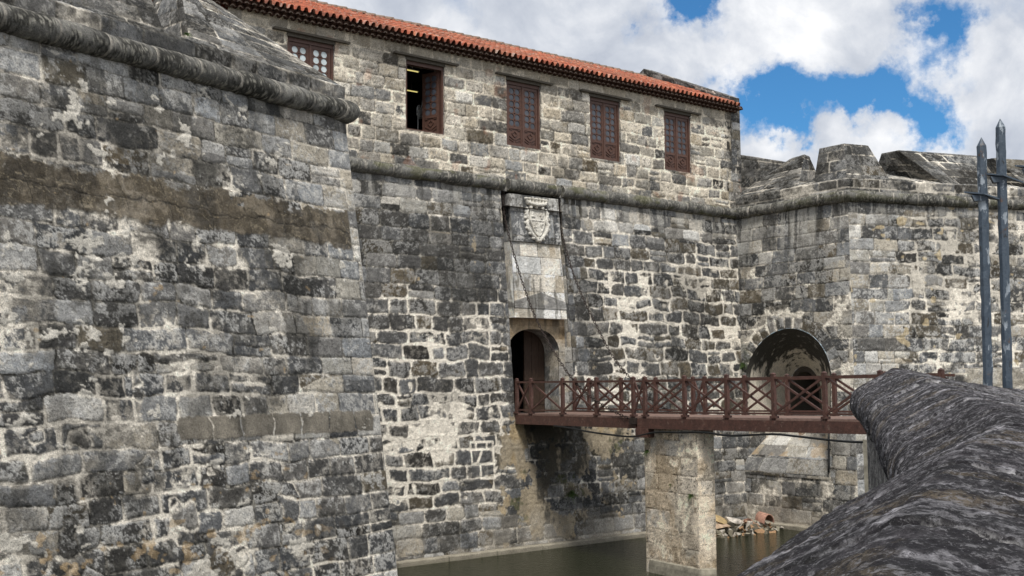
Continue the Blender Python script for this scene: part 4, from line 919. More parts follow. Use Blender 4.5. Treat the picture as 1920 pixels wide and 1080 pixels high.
# right face
rqf = lambda U, V: 1-soft(U+.8*(fbm(U*.8, V*.8, 5, 2)-.5)*2, 2.4, .2)
def rf_paint(U, V, C, h, k):
    oc = sst(.80, .83, fbm(U*2.2, V*3., 341, 2)+.06*sst(10, 11.5, V)); C = lc3(C, A3(.50, .40, .24)*(.8+.4*k['hi'])[..., None], oc*.7); return C, h
ST_RF = dict(course=(.42, .53), wid=(.58, 1.2), warp=.14, split=.08, round=.08, irr=lambda U, V: .15+.85*(1-rqf(U, V)), rub=lambda U, V: .26*(1-rqf(U, V))*(1-soft(V, 11.6, .1)), vc=(.80, .52),
    gap=lambda U, V: .008+.045*(1-rqf(U, V)), fresh=lambda U, V: .40+.30*(1-rqf(U, V)), smear=lambda U, V: .20*(1-rqf(U, V))+.03,
    pal=blend((5., 2.2, .45, .3, 2.1, 1.3, .1), (rqf, (.8, 2.6, 2.8, 4., 0, 0, .6)), (lambda U, V: soft(V, 11.7, .1), (1, 3, 2.5, 1., .5, 0, 1))), film=.68, lichen=.75, edge=.6, pat=.5, pit=.6,
    patina=lambda U, V: -.02-.14*rqf(U, V), streak=lambda U, V: sst(11.3, 12.2, V)*.7, paint=rf_paint)
gm = GM(); RW = 15.; us = axis(0, RW, .028); vs = axis(-.6, ZC, .028)
wall_patch(gm, rcorner(-.6), rcorner(-.6)+DRf*RW, rcorner(ZC)+DRf*RW, rcorner(ZC), us, vs, ST_RF, 321, normal=NRf+np.array([0, 0, BAT]), fade=(1, 0, 0, 0))
gm.build('face_wall', M_STONE, br)
RP = [np.array([XR, .3, 0]), np.array([XR, YR, 0]), np.array([XR, YR, 0])+DRf*RW]; RN = [np.array([-1., 0, 0]), NRf]
gm = GM(); c_, b_ = cordon_fns(41, 1.1, .9, .6); sweep(gm, RP, RN, cordon_profile(.225, ZC+.03, .05), .03, c_, b_); gm.build('cordon', M_STONE, br)
gm = GM(); c_, b_ = band_fns(43, .95, fresh=.80); sweep(gm, RP, RN, [(.0, ZC+.15), (.02, 13.0), (-.12, 13.06), (-1.7, 13.62), (-3.5, 13.65)], .035, c_, b_, step_p=.035); gm.build('parapet_band', M_STONE, br)
def rq_(s_, off, z): p = np.array([XR, YR, 0])+DRf*s_-NRf*off; return (p[0], p[1], z)
def fq(y, off, z): return (XR+off, y, z)
# shoulder merlon on the corner
hexa_stone('merlon', br, [fq(-3.72, .22, 13.10), (XR+.10, YR+.08, 13.06), rq_(1.98, .12, 13.08), rq_(1.7, 2.2, 13.4),
                          fq(-3.60, .80, 14.54), (XR+.72, YR+.60, 14.52), rq_(1.57, .80, 14.50), rq_(1.5, 1.6, 14.5)], 351)
hexa_stone('merlon', br, [rq_(4.45, .12, 13.05), rq_(7.2, .12, 13.05), rq_(6.9, 2.4, 13.5), rq_(2.9, 2.4, 13.5), rq_(2.95, .78, 14.40), rq_(6.9, .85, 14.42), rq_(6.9, 1.7, 14.45), rq_(2.85, 1.7, 14.45)], 361)
hexa_stone('merlon', br, [rq_(8.6, .12, 13.05), rq_(14.5, .12, 13.05), rq_(14.5, 2.4, 13.5), rq_(7.6, 2.4, 13.5), rq_(7.55, .8, 14.36), rq_(14.5, .85, 14.4), rq_(14.5, 1.7, 14.45), rq_(7.4, 1.7, 14.42)], 371)
hexa_stone('merlon', br, [fq(.25, .05, 13.02), fq(-3.02, .18, 13.08), fq(-2.8, 2.0, 13.3), fq(.25, 2.0, 13.3), fq(-2.25, .75, 14.36), fq(-2.97, .70, 14.40), fq(-2.8, 1.2, 14.42), fq(-2.1, 1.3, 14.42)], 381)
hexa_stone('rear_parapet', br, [fq(1.2, 1.15, 12.8), fq(-1.6, 1.15, 12.8), fq(-1.6, 1.7, 12.8), fq(1.2, 1.7, 12.8), fq(1.2, 1.15, 15.2), fq(-1.6, 1.15, 14.38), fq(-1.6, 1.7, 14.38), fq(1.2, 1.7, 15.2)], 391, .05)
# casemate: splayed vault narrowing to a small inner port, sloping sill below
def casemate():
    gm = GM(); n = 60; ang = np.linspace(0, math.pi, n)
    o = [(FC_Y-FR, z) for z in np.linspace(2.06, FSP, 40)][:-1]+[(FC_Y-FR*math.cos(a), FSP+FR*math.sin(a)) for a in ang]+[(FC_Y+FR, z) for z in np.linspace(FSP, 2.06, 40)][1:]
    o = np.array(o); inn = np.stack([-1.69+(o[:, 0]-FC_Y)*.40, 4.05+(np.clip(o[:, 1], FB, 99)-FB)*.575], 1)
    t = np.linspace(0, 1, 90)[None, :, None]; t2 = 1-(1-t)**1.0
    O3 = np.stack([XR-BAT*(ZC-o[:, 1])-.01, o[:, 0], o[:, 1]], -1)[:, None]; I3 = np.stack([np.full(len(o), XR+1.9), inn[:, 0], inn[:, 1]], -1)[:, None]
    P = O3*(1-t2)+I3*t2; S = np.broadcast_to(np.r_[0, np.cumsum(np.hypot(*np.diff(o, axis=0).T))][:, None], P.shape[:2]); D = np.broadcast_to(t[..., 0]*2.6, P.shape[:2])
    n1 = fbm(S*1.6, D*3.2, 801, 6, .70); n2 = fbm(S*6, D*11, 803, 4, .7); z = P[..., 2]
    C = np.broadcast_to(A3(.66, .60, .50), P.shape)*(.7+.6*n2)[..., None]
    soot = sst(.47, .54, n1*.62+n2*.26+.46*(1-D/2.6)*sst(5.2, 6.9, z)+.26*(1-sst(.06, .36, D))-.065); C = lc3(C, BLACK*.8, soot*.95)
    C = lc3(C, A3(.55, .52, .46), sst(.60, .68, n2*.6+n1*.4)*.5*(1-sst(0, 1.4, D)))
    nv = np.array([0, 0, 0.]); P = P+((n2-.5)*.04)[..., None]*np.array([1, 0, 0])
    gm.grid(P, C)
    # inner port, a darker straight barrel
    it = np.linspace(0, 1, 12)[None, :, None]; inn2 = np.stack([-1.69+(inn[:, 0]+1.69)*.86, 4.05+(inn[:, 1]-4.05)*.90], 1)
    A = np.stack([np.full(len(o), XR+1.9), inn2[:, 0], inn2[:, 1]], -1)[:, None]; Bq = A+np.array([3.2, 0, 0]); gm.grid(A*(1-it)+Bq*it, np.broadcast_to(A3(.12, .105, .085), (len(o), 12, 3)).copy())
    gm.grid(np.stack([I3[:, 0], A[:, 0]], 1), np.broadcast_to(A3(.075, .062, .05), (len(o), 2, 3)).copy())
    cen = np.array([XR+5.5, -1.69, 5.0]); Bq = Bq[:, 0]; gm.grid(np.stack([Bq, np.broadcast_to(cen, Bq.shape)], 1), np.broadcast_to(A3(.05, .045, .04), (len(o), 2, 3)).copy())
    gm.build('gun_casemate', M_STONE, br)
    # sloping sill in two pitches
    def sl_paint(U, V, C, h, k):
        C = lc3(C, A3(.46, .30, .13), sst(.58, .7, fbm(U*1.3, V*1.3, 811, 4))*.4); C = lc3(C, A3(.20, .09, .03), (1-sst(.05, .2, np.hypot((U-2.1)/1.6, V-1.35)+(k['hi']-.5)*.15))*.85); return C, h
    st = dict(course=(.62, .7), wid=(.9, 1.4), warp=.03, split=0., gap=lambda U, V: .006, fresh=lambda U, V: .4+0*U, pal=blend((0, .6, 1.4, 3., 0, 0, 2.4)), film=.5, lichen=.5, edge=.2, pat=.4, relief=.4, patina=lambda U, V: -.08+0*U, paint=sl_paint)
    st2 = dict(st, pal=blend((1., 2.6, 1.6, 2.2, .6, .4, .2)), film=.8, pat=.55, paint=lambda U, V, C, h, k: (C, h))
    xa, xb_, xc = XR+1.9, FX(2.66)+.04, FX(2.06)-.07; y0, y1 = FC_Y+FR, FC_Y-FR
    g = GM()
    wall_patch(g, (xb_, y0-.35, 2.66), (xb_, y1+.02, 2.66), (xa, -2.85, 4.15), (xa, -.80, 4.15), axis(0, 4.0, .03), axis(0, 2.4, .03), st, 815, normal=(-.8, 0, .6), amp=.5)
    wall_patch(g, (xc, y0+.02, 2.06), (xc, y1-.06, 2.06), (xb_, y1+.0, 2.67), (xb_, y0-.30, 2.67), axis(0, 4.2, .03), axis(0, .7, .03), st2, 817, normal=(-.8, 0, .6), amp=.6)
    wall_patch(g, (FX(1.7)-.02, y0+.02, 1.93), (FX(1.7)-.02, y1-.06, 1.93), (xc, y1-.06, 2.065), (xc, y0+.02, 2.065), axis(0, 4.2, .03), axis(0, .15, .03), st2, 819, normal=(-1, 0, -.4), amp=.3)
    # cheek left of the upper pitch
    wall_patch(g, (FX(2.06)-.1, y0, 2.06), (xa, -.80, 2.06), (xa, -.80, 4.3), (FX(4)-.02, y0+.0, 4.6), axis(0, 1.6, .04), axis(0, 2.5, .04), st2, 821, normal=(0, -1, 0), amp=.4)
    g.build('sloping_sill', M_STONE, br)
casemate()
b = MB(); b.tube([(FX(4.0)-.06, -4.88, 4.1), (FX(3.2)-.08, -4.90, 3.3), (FX(2.4)-.08, -4.95, 2.5), (FX(1.9)-.10, -4.97, 2.2)], .035, 8)
for z in (3.9, 3.0): b.box(FX(z)-.10, -4.95, z, FX(z)+.02, -4.84, z+.04)
tag(b.build('drain_pipe', M_CABLE), 'thin black pipe running down beside the sloping sill under the round opening', 'pipe')

# concrete ledge along the foot of the walls
zb0 = BAT*ZC
lpath = [lcorner(0)*np.array([1, 1, 0]), np.array([XL+zb0, -zb0, 0]), np.array([XR-zb0, -zb0, 0]), rcorner(0)*np.array([1, 1, 0]), rcorner(0)*np.array([1, 1, 0])+DRf*RW]
lnorm = [np.array([1., 0, 0]), np.array([0, -1., 0]), np.array([-1., 0, 0]), NRf]
gm = GM()
def led_c(S, T):
    n1 = fbm(S*3, T*6, 901, 5, .65); C = np.broadcast_to(A3(.30, .27, .21), S.shape+(3,))*(.5+1.0*n1)[..., None]
    C = lc3(C, A3(.055, .05, .03), (1-sst(.0, .012, np.abs((S % 1.9)-.95)))*.7); C = lc3(C, A3(.05, .05, .025), sst(.42, .62, T+.2*(n1-.5))*.9); C = lc3(C, A3(.48, .44, .36), (1-sst(.02, .045, np.abs(T-.26)))*.5); return C
sweep(gm, lpath, lnorm, [(-.05, .21), (.26, .205), (.29, .18), (.29, -.6)], .05, led_c, lambda S, T: (fbm(S*7, T*7, 903, 4)-.5)*.03, step_p=.03)
tag(gm.build('moat_ledge', M_STONE), 'low concrete ledge along the foot of the castle walls at the waterline', 'ledge')

# ------------------------------------------------------------------ pier
pr_ = thing('bridge_pier', 'tan stone pier standing in the moat under the footbridge', 'pier', (1., -7.8, 0))
PLAN = [(.28, -6.62), (.06, -8.92), (.50, -9.12), (2.30, -6.75), (2.30, -6.45)]
ST_PIER = dict(course=(.40, .55), wid=(.6, 1.1), warp=.05, split=.0, round=.04, irr=lambda U, V: .4+0*U, gap=lambda U, V: .008+0*U, fresh=lambda U, V: .45+0*U, smear=lambda U, V: .7+0*U,
    pal=blend((0, .05, .3, 4.5, 0, 0, 4.)), film=.16, lichen=.12, edge=.3, pat=.3, pit=.9, relief=.5, patina=lambda U, V: -.16+.28*soft(V, 3.95, .08)+0*U,  # patina term also darkens the top of the shaft, below the beams
    paint=lambda U, V, C, h, k: (lc3(C*A3(1.08, 1.01, .93), A3(.42, .30, .17)*(.7+.6*k['hi'])[..., None], sst(.55, .68, fbm(U*1.6, V*1.2, 911, 4)+.07*(1-sst(.6, 1.4, V)))*.4), h))
gm = GM()
for i in range(5):
    a, c = PLAN[i], PLAN[(i+1) % 5]; L_ = math.hypot(c[0]-a[0], c[1]-a[1]); n_ = (c[1]-a[1], -(c[0]-a[0]), 0)
    mid_ = np.array([(a[0]+c[0])/2-1.2, (a[1]+c[1])/2+7.6]); n_ = n_ if n_[0]*mid_[0]+n_[1]*mid_[1] > 0 else (-n_[0], -n_[1], 0)
    wall_patch(gm, (*a, -.6), (*c, -.6), (*c, 4.16), (*a, 4.16), axis(0, L_, .022), axis(-.6, 4.16, .022), ST_PIER, 921+i, normal=n_, Uo=i*3.3)
gm.build('shaft', M_STONE, pr_)
ctr = np.array([1.1, -7.5])
b = MB(); big_ = [tuple(ctr+(np.array(p)-ctr)*1.06) for p in PLAN]
# rounded, chamfered footing
ring = []
for i in range(5):
    a, c, d = np.array(big_[i-1]), np.array(big_[i]), np.array(big_[(i+1) % 5]); 
    for t in np.linspace(0, 1, 5): q = (1-t)**2*(c+(a-c)*.16)+2*t*(1-t)*c+t*t*(c+(d-c)*.16); ring.append(q)
n = len(ring); lev = [(-.6, 1.0), (.28, 1.0), (.40, .985), (.44, .95)]
vs_ = [(*(ctr+(q-ctr)*s_), z) for z, s_ in lev for q in ring]; fs_ = [(k*n+i, k*n+(i+1) % n, (k+1)*n+(i+1) % n, (k+1)*n+i) for k in range(3) for i in range(n)]+[tuple(3*n+i for i in range(n))]
b.poly(vs_, fs_); b.build('footing', M_CONC, pr_)

# ------------------------------------------------------------------ footbridge
fb = thing('footbridge', 'dark red brown timber footbridge with cross braced railings leading to the castle gate', 'footbridge', (1.3, -9., 4.5))
XN, XF = .05, 2.57; YE = -16.9
def dz(y): return ZD+.0085*max(0, -y-6.6)
b = MB()
y = -.78; k = 0; random.seed(3)
while y > YE:
    wd = .19; z = dz(y); b.hexa([(XN-.02, y-wd, z-.05), (XF+.02, y-wd, z-.05), (XF+.02, y, z-.05), (XN-.02, y, z-.05), (XN-.02, y-wd, z+random.uniform(-.003, .003)), (XF+.02, y-wd, z), (XF+.02, y, z), (XN-.02, y, z)]); y -= wd+.008
b.build('deck', M_DECK, fb)
def beam(x, y0, y1, h0, wd):
    b = MB(); b.hexa([(x-wd/2, y0, dz(y0)-.055-h0), (x+wd/2, y0, dz(y0)-.055-h0), (x+wd/2, y1, dz(y1)-.055-h0), (x-wd/2, y1, dz(y1)-.055-h0), (x-wd/2, y0, dz(y0)-.055), (x+wd/2, y0, dz(y0)-.055), (x+wd/2, y1, dz(y1)-.055), (x-wd/2, y1, dz(y1)-.055)])
    b.build('beam', M_BRIDGE, fb)
for x in (XN+.02, (XN+XF)/2, XF-.02):
    beam(x, -.84, -6.58, .29, .16); beam(x, -6.66, YE, .29, .2)
    b = MB(); b.box(x-.14, -7.1, 4.02-.11, x+.14, -6.62, 4.155); b.build('bearing_block', M_BRIDGE, fb)
POSTS = [-.86, -1.62, -3.22, -4.82, -6.44, -6.92, -8.49, -10.04, -11.62, -13.2, -14.78, -16.35]
for x, o in ((XN, -.02), (XF, .02)):
    for y in POSTS:
        b = MB(); z = dz(y); b.box(x-.05, y-.05, z-.10, x+.05, y+.05, z+1.13)
        b.poly([(x-.058, y-.058, z+1.13), (x+.058, y-.058, z+1.13), (x+.058, y+.058, z+1.13), (x-.058, y+.058, z+1.13), (x, y, z+1.175)], [(0, 1, 4), (1, 2, 4), (2, 3, 4), (3, 0, 4), (3, 2, 1, 0)])
        b.box(x-.085, y-.085, z+.004, x+.085, y+.085, z+.06)
        b.build('post', M_BRIDGE, fb)
    for y0, y1 in ((POSTS[0], POSTS[4]), (POSTS[5], POSTS[-1])):
        b = MB(); b.bar((x, y0, dz(y0)+1.03), (x, y1, dz(y1)+1.03), .075, .06); b.build('handrail', M_BRIDGE, fb)
        b = MB(); b.bar((x, y0, dz(y0)+.12), (x, y1, dz(y1)+.12), .05, .05); b.build('bottom_rail', M_BRIDGE, fb)
    for ya, yb in zip(POSTS[:-1], POSTS[1:]):
        b = MB(); b.bar((x-.012, ya-.05, dz(ya)+.14), (x-.012, yb+.05, dz(yb)+1.0), .045, .055); b.bar((x+.014, ya-.05, dz(ya)+1.0), (x+.014, yb+.05, dz(yb)+.14), .045, .055); b.build('cross_brace', M_BRIDGE, fb)

# chains from the slots down to the end of the drawbridge leaf
def cspline(P, per):
    o = []; n = len(P)
    for i in range(n-1):
        p0, p1, p2, p3 = P[max(i-1, 0)], P[i], P[i+1], P[min(i+2, n-1)]
        for t in np.linspace(0, 1, per, endpoint=False): o.append(.5*((2*p1)+(p2-p0)*t+(2*p0-5*p1+4*p2-p3)*t*t+(3*p1-p0-3*p2+p3)*t**3))
    o.append(P[-1]); return np.array(o)
def chain(name, line, label):
    ln = np.array([tuple(p) for p in line]); L_ = np.r_[0, np.cumsum(np.linalg.norm(np.diff(ln, axis=0), axis=1))]; n = int(L_[-1]/.105); b = MB()
    def P(t): return Vector([np.interp(t*L_[-1], L_, ln[:, k]) for k in range(3)])
    for i in range(n):
        p, q = P(i/n), P((i+1)/n); d = (q-p).normalized(); s_ = d.orthogonal().normalized(); s_ = Matrix.Rotation(i*math.pi/2+.3, 3, d) @ s_
        c = (p+q)/2; hl = .070; hw = .033
        b.tube([c+d*(hl*math.cos(u))+s_*(hw*math.sin(u)) for u in np.linspace(0, 2*math.pi, 11)[:-1]], .0135, 5, closed=True)
    o = b.build(name, M_CHAIN); return tag(o, label, 'chain', 'drawbridge chains')
def ray_x(x, y, X):
    d = Fv+Rv*(x-960)/FPX-Uv*(y-540)/FPX; return CAM+d*((X-CAM[0])/d[0])
def hang(pts): return [Vector(p) for p in cspline(np.array(pts, float), 12)]
chain('drawbridge_chain', hang([(.17, -.03, 12.15)]+[ray_x(x, y, .10) for x, y in ((946, 405), (964, 478), (986, 548), (1012, 612), (1049, 676), (1078, 716))]+[ray_x(x, y, -.03) for x, y in ((1112, 747), (1150, 771), (1190, 789))]), 'rusty iron chain slanting across the arched doorway down to the bridge edge')
chain('drawbridge_chain', hang([(2.68, -.03, 12.15)]+[ray_x(x, y, 2.66) for x, y in ((1051, 420), (1064, 478), (1086, 542), (1119, 612), (1151, 671), (1186, 713), (1226, 753), (1262, 774))]), 'rusty iron chain slanting over blank wall right of the gate to the far railing')
b = MB(); b.box(XN-.16, -6.62, 4.28, XN-.04, -6.40, 4.46); b.tube([(XN-.12, -6.5, 4.37), (XN-.02, -6.5, 4.37)], .04, 8); b.build('chain_bracket', M_CHAIN, fb)
# cable slung below the bridge
pts = []
for y, dzv in ((-2.9, -.36), (-3.6, -.40), (-4.6, -.50), (-5.6, -.56), (-6.5, -.58), (-7.4, -.44), (-8.4, -.42), (-9.3, -.40), (-10.2, -.47), (-11.6, -.40), (-12.6, -.45), (-14., -.53), (-15.5, -.48), (-16.8, -.40)): pts.append((XN-.10, y, dz(y)+dzv))
from mathutils import geometry
sm_pts = []
for i in range(len(pts)-1):
    p0, p1, p2, p3 = (Vector(pts[max(0, min(len(pts)-1, j))]) for j in (i-1, i, i+1, i+2))
    for t in (0, .25, .5, .75): sm_pts.append(.5*((2*p1)+(p2-p0)*t+(2*p0-5*p1+4*p2-p3)*t*t+(3*p1-p0-3*p2+p3)*t**3))
sm_pts.append(Vector(pts[-1])); b = MB(); b.tube(sm_pts, .028, 8)
tag(b.build('power_cable', M_CABLE), 'black cable slung in shallow loops under the footbridge beam', 'cable')

# ------------------------------------------------------------------ foreground parapet on the near bank
def loc(d, l): p = CAM+np.array([math.sin(YAW), math.cos(YAW), 0])*d+np.array([math.cos(YAW), -math.sin(YAW), 0])*l; return p[:2]
# stations: depth, lateral of the outer bulge, crest height
STN = [(-2.5, -1.72, 5.22), (-1., -1.02, 5.22), (.6, -.37, 5.24), (2.0, .24, 5.265), (3.0, .72, 5.285), (3.9, 1.18, 5.30), (4.6, 1.53, 5.315), (5.2, 1.76, 5.33), (5.9, 1.96, 5.355), (7.0, 2.28, 5.39), (8.3, 2.65, 5.44), (9.6, 3.00, 5.49), (10.9, 3.34, 5.54), (12.2, 3.68, 5.585)]
P2 = np.array([loc(d, l) for d, l, z in STN]); ZZ = np.array([z for *_, z in STN])
# far corner, then on along the bank to the bridge head
corner_dir = P2[-1]-P2[-2]; corner_dir /= np.linalg.norm(corner_dir)
far = [P2[-1]+corner_dir*.25+np.array([.22, -.05]), P2[-1]+corner_dir*.28+np.array([.62, -.12]), np.array(loc(13.3, 5.4)), np.array(loc(14.4, 7.4)), np.array(loc(16., 10.5)), np.array(loc(18., 14.0))]
PATH = np.vstack([P2, far]); ZP = np.r_[ZZ, 5.59, 5.54, 5.38, 5.26, 5.2, 5.2]
PS = cspline(np.c_[PATH, ZP], 110)
seg = np.r_[0, np.cumsum(np.hypot(*np.diff(PS[:, :2], axis=0).T))]
tg = np.gradient(PS[:, :2], axis=0); tg /= np.linalg.norm(tg, axis=1, keepdims=True)
for _ in range(12): tg = np.vstack([tg[:1], (tg[:-2]+tg[1:-1]*2+tg[2:])/4, tg[-1:]])
tg /= np.linalg.norm(tg, axis=1, keepdims=True)
nin = np.stack([tg[:, 1], -tg[:, 0]], 1)                       # inward = to the right of travel
prof = [(.15, -5.6), (.15, -.60)]+[tuple(p) for p in cspline(np.array([(.13, -.55), (.05, -.49), (.005, -.41), (.0, -.33), (.025, -.25), (.08, -.19)]), 6)]+[(.20, -.125), (.32, -.06), (.42, -.008), (.45, .0), (.50, -.004), (.7, -.045), (1.0, -.13), (1.5, -.25), (1.9, -.34), (2.0, -.40), (2.02, -1.5)]
prof = np.array(prof); Lp = np.r_[0, np.cumsum(np.hypot(*np.diff(prof, axis=0).T))]
tt = np.unique(np.concatenate([np.linspace(0, Lp[2], 60), np.linspace(Lp[2], Lp[-3], 330), np.linspace(Lp[-3], Lp[-1], 12)])); pr = np.stack([np.interp(tt, Lp, prof[:, 0]), np.interp(tt, Lp, prof[:, 1])], 1)
def parapet():
    S, T = np.meshgrid(seg, tt, indexing='ij'); i0 = pr[:, 0]; z0 = pr[:, 1]
    P = np.zeros(S.shape+(3,)); P[..., :2] = PS[:, None, :2]+nin[:, None]*i0[None, :, None]; P[..., 2] = PS[:, None, 2]+z0[None]
    P[..., 2] = np.where(z0[None] < -5, -.6, P[..., 2])
    kb = np.floor((S+.06*(fbm(T*3, S*0+.5, 959, 2)-.5))/.95); fb_ = (S+.06*(fbm(T*3, S*0+.5, 959, 2)-.5))/.95-kb; rb_ = np.sin(kb*12.9898)*43758.5453; rb_ = rb_-np.floor(rb_); rb2 = np.sin(kb*78.233)*43758.5453; rb2 = rb2-np.floor(rb2)
    tp = np.gradient(pr, axis=0); nn = np.stack([-tp[:, 1], tp[:, 0]], 1); nn /= np.linalg.norm(nn, axis=1, keepdims=True)
    n1 = fbm(S*2.2, T*2.2, 951, 5, .6); n2 = fbm(S*9, T*9, 953, 5, .65); n3 = fbm(S*34, T*34, 955, 4, .7); n4 = fbm(S*80, T*80, 957, 2, .6)
    jt = np.minimum(fb_, 1-fb_)*.95; jn = 1-sst(.006, .022, jt+(n3-.5)*.02)
    bed = fbm(S*4., T*1.0, 971, 7, .84); bed2 = fbm(S*7+2*n1, T*1.4, 977, 6, .86); bd = np.clip(.5+(bed-.5)*2.2, 0, 1); bd2 = np.clip(.5+(bed2-.5)*2.2, 0, 1)
    top = sst(-.62, -.55, z0)[None]*np.ones_like(S)
    h = ((n1-.5)*.012+(n2-.5)*.012+(n3-.5)*.010+(n4-.5)*.005-jn*.022+(bd-.5)*.014+(rb_-.5)*.022)*np.clip(top, .3, 1)
    P[..., :2] += nin[:, None]*(nn[:, 0][None]*h)[..., None]; P[..., 2] += nn[:, 1][None]*h
    C = np.broadcast_to(A3(.040, .037, .040), P.shape)*((.45+1.1*n2)*(.65+.7*rb2))[..., None]
    C = lc3(C, A3(.030, .027, .030), sst(.42, .56, n2*.25+n3*.15+bd*.6)*-0+sst(.44, .60, 1-(n2*.2+n3*.2+bd*.6))*.9)
    C = lc3(C, A3(.30, .29, .305), sst(.57, .69, n2*.20+n3*.25+bd2*.55)*.85)
    C = lc3(C, A3(.17, .13, .075), sst(.60, .70, fbm(S*5, T*5, 961, 4))*.35)
    C = lc3(C, A3(.40, .39, .38), jn*sst(.45, .55, n2)*.75)
    up_ = sst(Lp[-6]-.12, Lp[-6]+.05, T); C = lc3(C, A3(.25, .245, .25)*(.5+.8*n3)[..., None], up_*sst(.36, .60, n2*.3+bd2*.4+n1*.3)*.62)  # top behind the crest paler: light from above painted in, with pale lichen
    fc = (1-top)[..., None]; C = C*(1-fc)+fc*(np.broadcast_to(A3(.27, .26, .245), C.shape)*(.5+1.*fbm(S*5, T*.8, 963, 4, .6))[..., None])
    g = GM(); g.grid(P, np.clip(C, .01, .8)); o = g.build('stone_parapet', M_COPING); return tag(o, 'rough dark grey stone parapet with rounded top curving through the right foreground', 'parapet')
parapet()
inner = [tuple(PS[i, :2]+nin[i]*1.8) for i in range(0, len(PS), 20)]
sheet('pavement', inner+[(6, -45), (6, -60), (-60, -60), (-60, -45)], 3.85, M_PAVE)

# bank abutment at the bridge head and the low wall beyond it
def bankwall(name, pts, z0, z1, th, label):
    p, q = (np.array(v) for v in pts); d = (q-p)/np.linalg.norm(q-p); n_ = np.array([d[1], -d[0]])*th
    o = hexa_stone(name, None, [(*p, z0), (*q, z0), (*(q-n_), z0), (*(p-n_), z0), (*p, z1), (*q, z1), (*(q-n_), z1), (*(p-n_), z1)], 971, .035, ST_BK); tag(o, label, 'wall'); return o
ST_BK = dict(ST_PLAIN, pal=blend((2, 1.5, .3, .8, 2.5, 1., 0)), film=.85, course=(.5, .6), wid=(.9, 1.6))
p0, p1 = ray_t(1790, 692, 24.6), ray_t(1990, 694, 23.2)
bankwall('low_wall', (p0[:2], p1[:2]), 3.9, float(p0[2]), .7, 'low brown stone wall at the land end of the footbridge, behind the iron spikes')
b = MB(); b.box(-3.5, -26., -.6, 9., -16.75, 4.3); tag(b.build('bridge_abutment', M_CONC), 'stone abutment block where the footbridge meets the near bank', 'abutment')

# iron pickets set in the bank wall
def picket(base, top, lugz, rot, label, r=.043):
    base, top = np.array(base), np.array(top); o = thing('iron_picket', label, 'picket', tuple(base), 'flaking blue grey iron pickets')
    b = MB(); d = (top-base)/np.linalg.norm(top-base); n = 8; L_ = np.linalg.norm(top-base); tip = .11; rs = np.random.RandomState(int(abs(lugz)*100)); vs_ = []; levels = np.linspace(-.5, L_-tip, 40)
    for l in levels:
        for k in range(n): a = 2*math.pi*k/n+.2; rr = r*(1+.05*rs.randn()); vs_.append(base+d*l+np.array([rr*math.cos(a), rr*math.sin(a), 0]))
    m = len(levels); vs_.append(base+d*L_); fs_ = [(i*n+j, i*n+(j+1) % n, (i+1)*n+(j+1) % n, (i+1)*n+j) for i in range(m-1) for j in range(n)]+[((m-1)*n+j, (m-1)*n+(j+1) % n, m*n) for j in range(n)]
    b.poly(vs_, fs_, False); b.build('shaft', M_PAINT, o)
    # the lug: a bent, diamond shaped plate on a short collar
    c = base+d*(lugz-base[2]); e = np.array([math.cos(rot), math.sin(rot), 0]); s_ = np.array([-math.sin(rot), math.cos(rot), 0]); u = np.array([0, 0, 1.])
    b = MB(); P_ = [c-e*.21+u*.08, c+s_*.13+u*.03, c+e*.24-u*.05, c-s_*.13+u*.03]; Q_ = [p-u*.018 for p in P_]
    mid1, mid2 = c+u*.03, c+u*.012
    b.poly(P_+Q_, [(0, 1, 2, 3)[::-1], (4, 5, 6, 7), (0, 1, 5, 4), (1, 2, 6, 5), (2, 3, 7, 6), (3, 0, 4, 7)])
    b.hexa([c-e*.10-s_*.05-u*.05, c+e*.04-s_*.05-u*.05, c+e*.04+s_*.05-u*.05, c-e*.10+s_*.05-u*.05, c-e*.13-s_*.05+u*.025, c+e*.05-s_*.05+u*.0, c+e*.05+s_*.05+u*.0, c-e*.13+s_*.05+u*.025])
    b.build('lug_plate', M_PAINT, o)
T0 = 13.4; ang = math.atan2(Rv[1], Rv[0])
for (bx, by, tx, ty, ly, lab) in ((1853, 735, 1840, 257, 368, 'flaking blue grey iron picket, the shorter one just left of its taller neighbour'),
                                  (1890, 740, 1875, 222, 333, 'flaking blue grey iron picket, the taller of the pair, its top peeling against the sky'),
                                  (1948, 745, 1936, 186, 318, 'flaking blue grey iron picket cut off by the photo edge, only its lug showing')):
    p, q, l = ray_t(bx, by, T0), ray_t(tx, ty, T0), ray_t((bx+tx)/2, ly, T0); picket(p, q, float(l[2]), ang-.25, lab, .058)
    T0 -= .05

# ------------------------------------------------------------------ rubble heap in the water
def hull_rock(bm, size, rs, n=11):
    """angular broken piece: the convex hull of a few random points in a box"""
    import bmesh
    vs = [bm.verts.new((size[0]*(rs.rand()*2-1)**1, size[1]*(rs.rand()*2-1), size[2]*(1 if rs.rand() < .5 else -1)*rs.uniform(.6, 1))) for _ in range(n)]
    r = bmesh.ops.convex_hull(bm, input=vs); drop = [e for e in r['geom_interior'] if isinstance(e, bmesh.types.BMVert)]
    bmesh.ops.delete(bm, geom=drop, context='VERTS'); return [v for v in vs if v.is_valid]
def slab(name, c, sx, sy, sz, rot, tilt, col, seed, label, cat='slab', rough=.35):
    import bmesh
    rs = np.random.RandomState(seed); m = mat_plain(name+'_surface', col, .9, .5, 7., .02); me = bpy.data.meshes.new(name)
    bm = bmesh.new(); hull_rock(bm, (sx, sy, sz), rs, 22); bm.to_mesh(me); bm.free()
    o = link(name, me, m); o.location = c; o.rotation_euler = (tilt[0], tilt[1], rot); tag(o, label, cat, 'broken pieces on the rubble heap'); return o
HX, HY = 9.3, -2.55
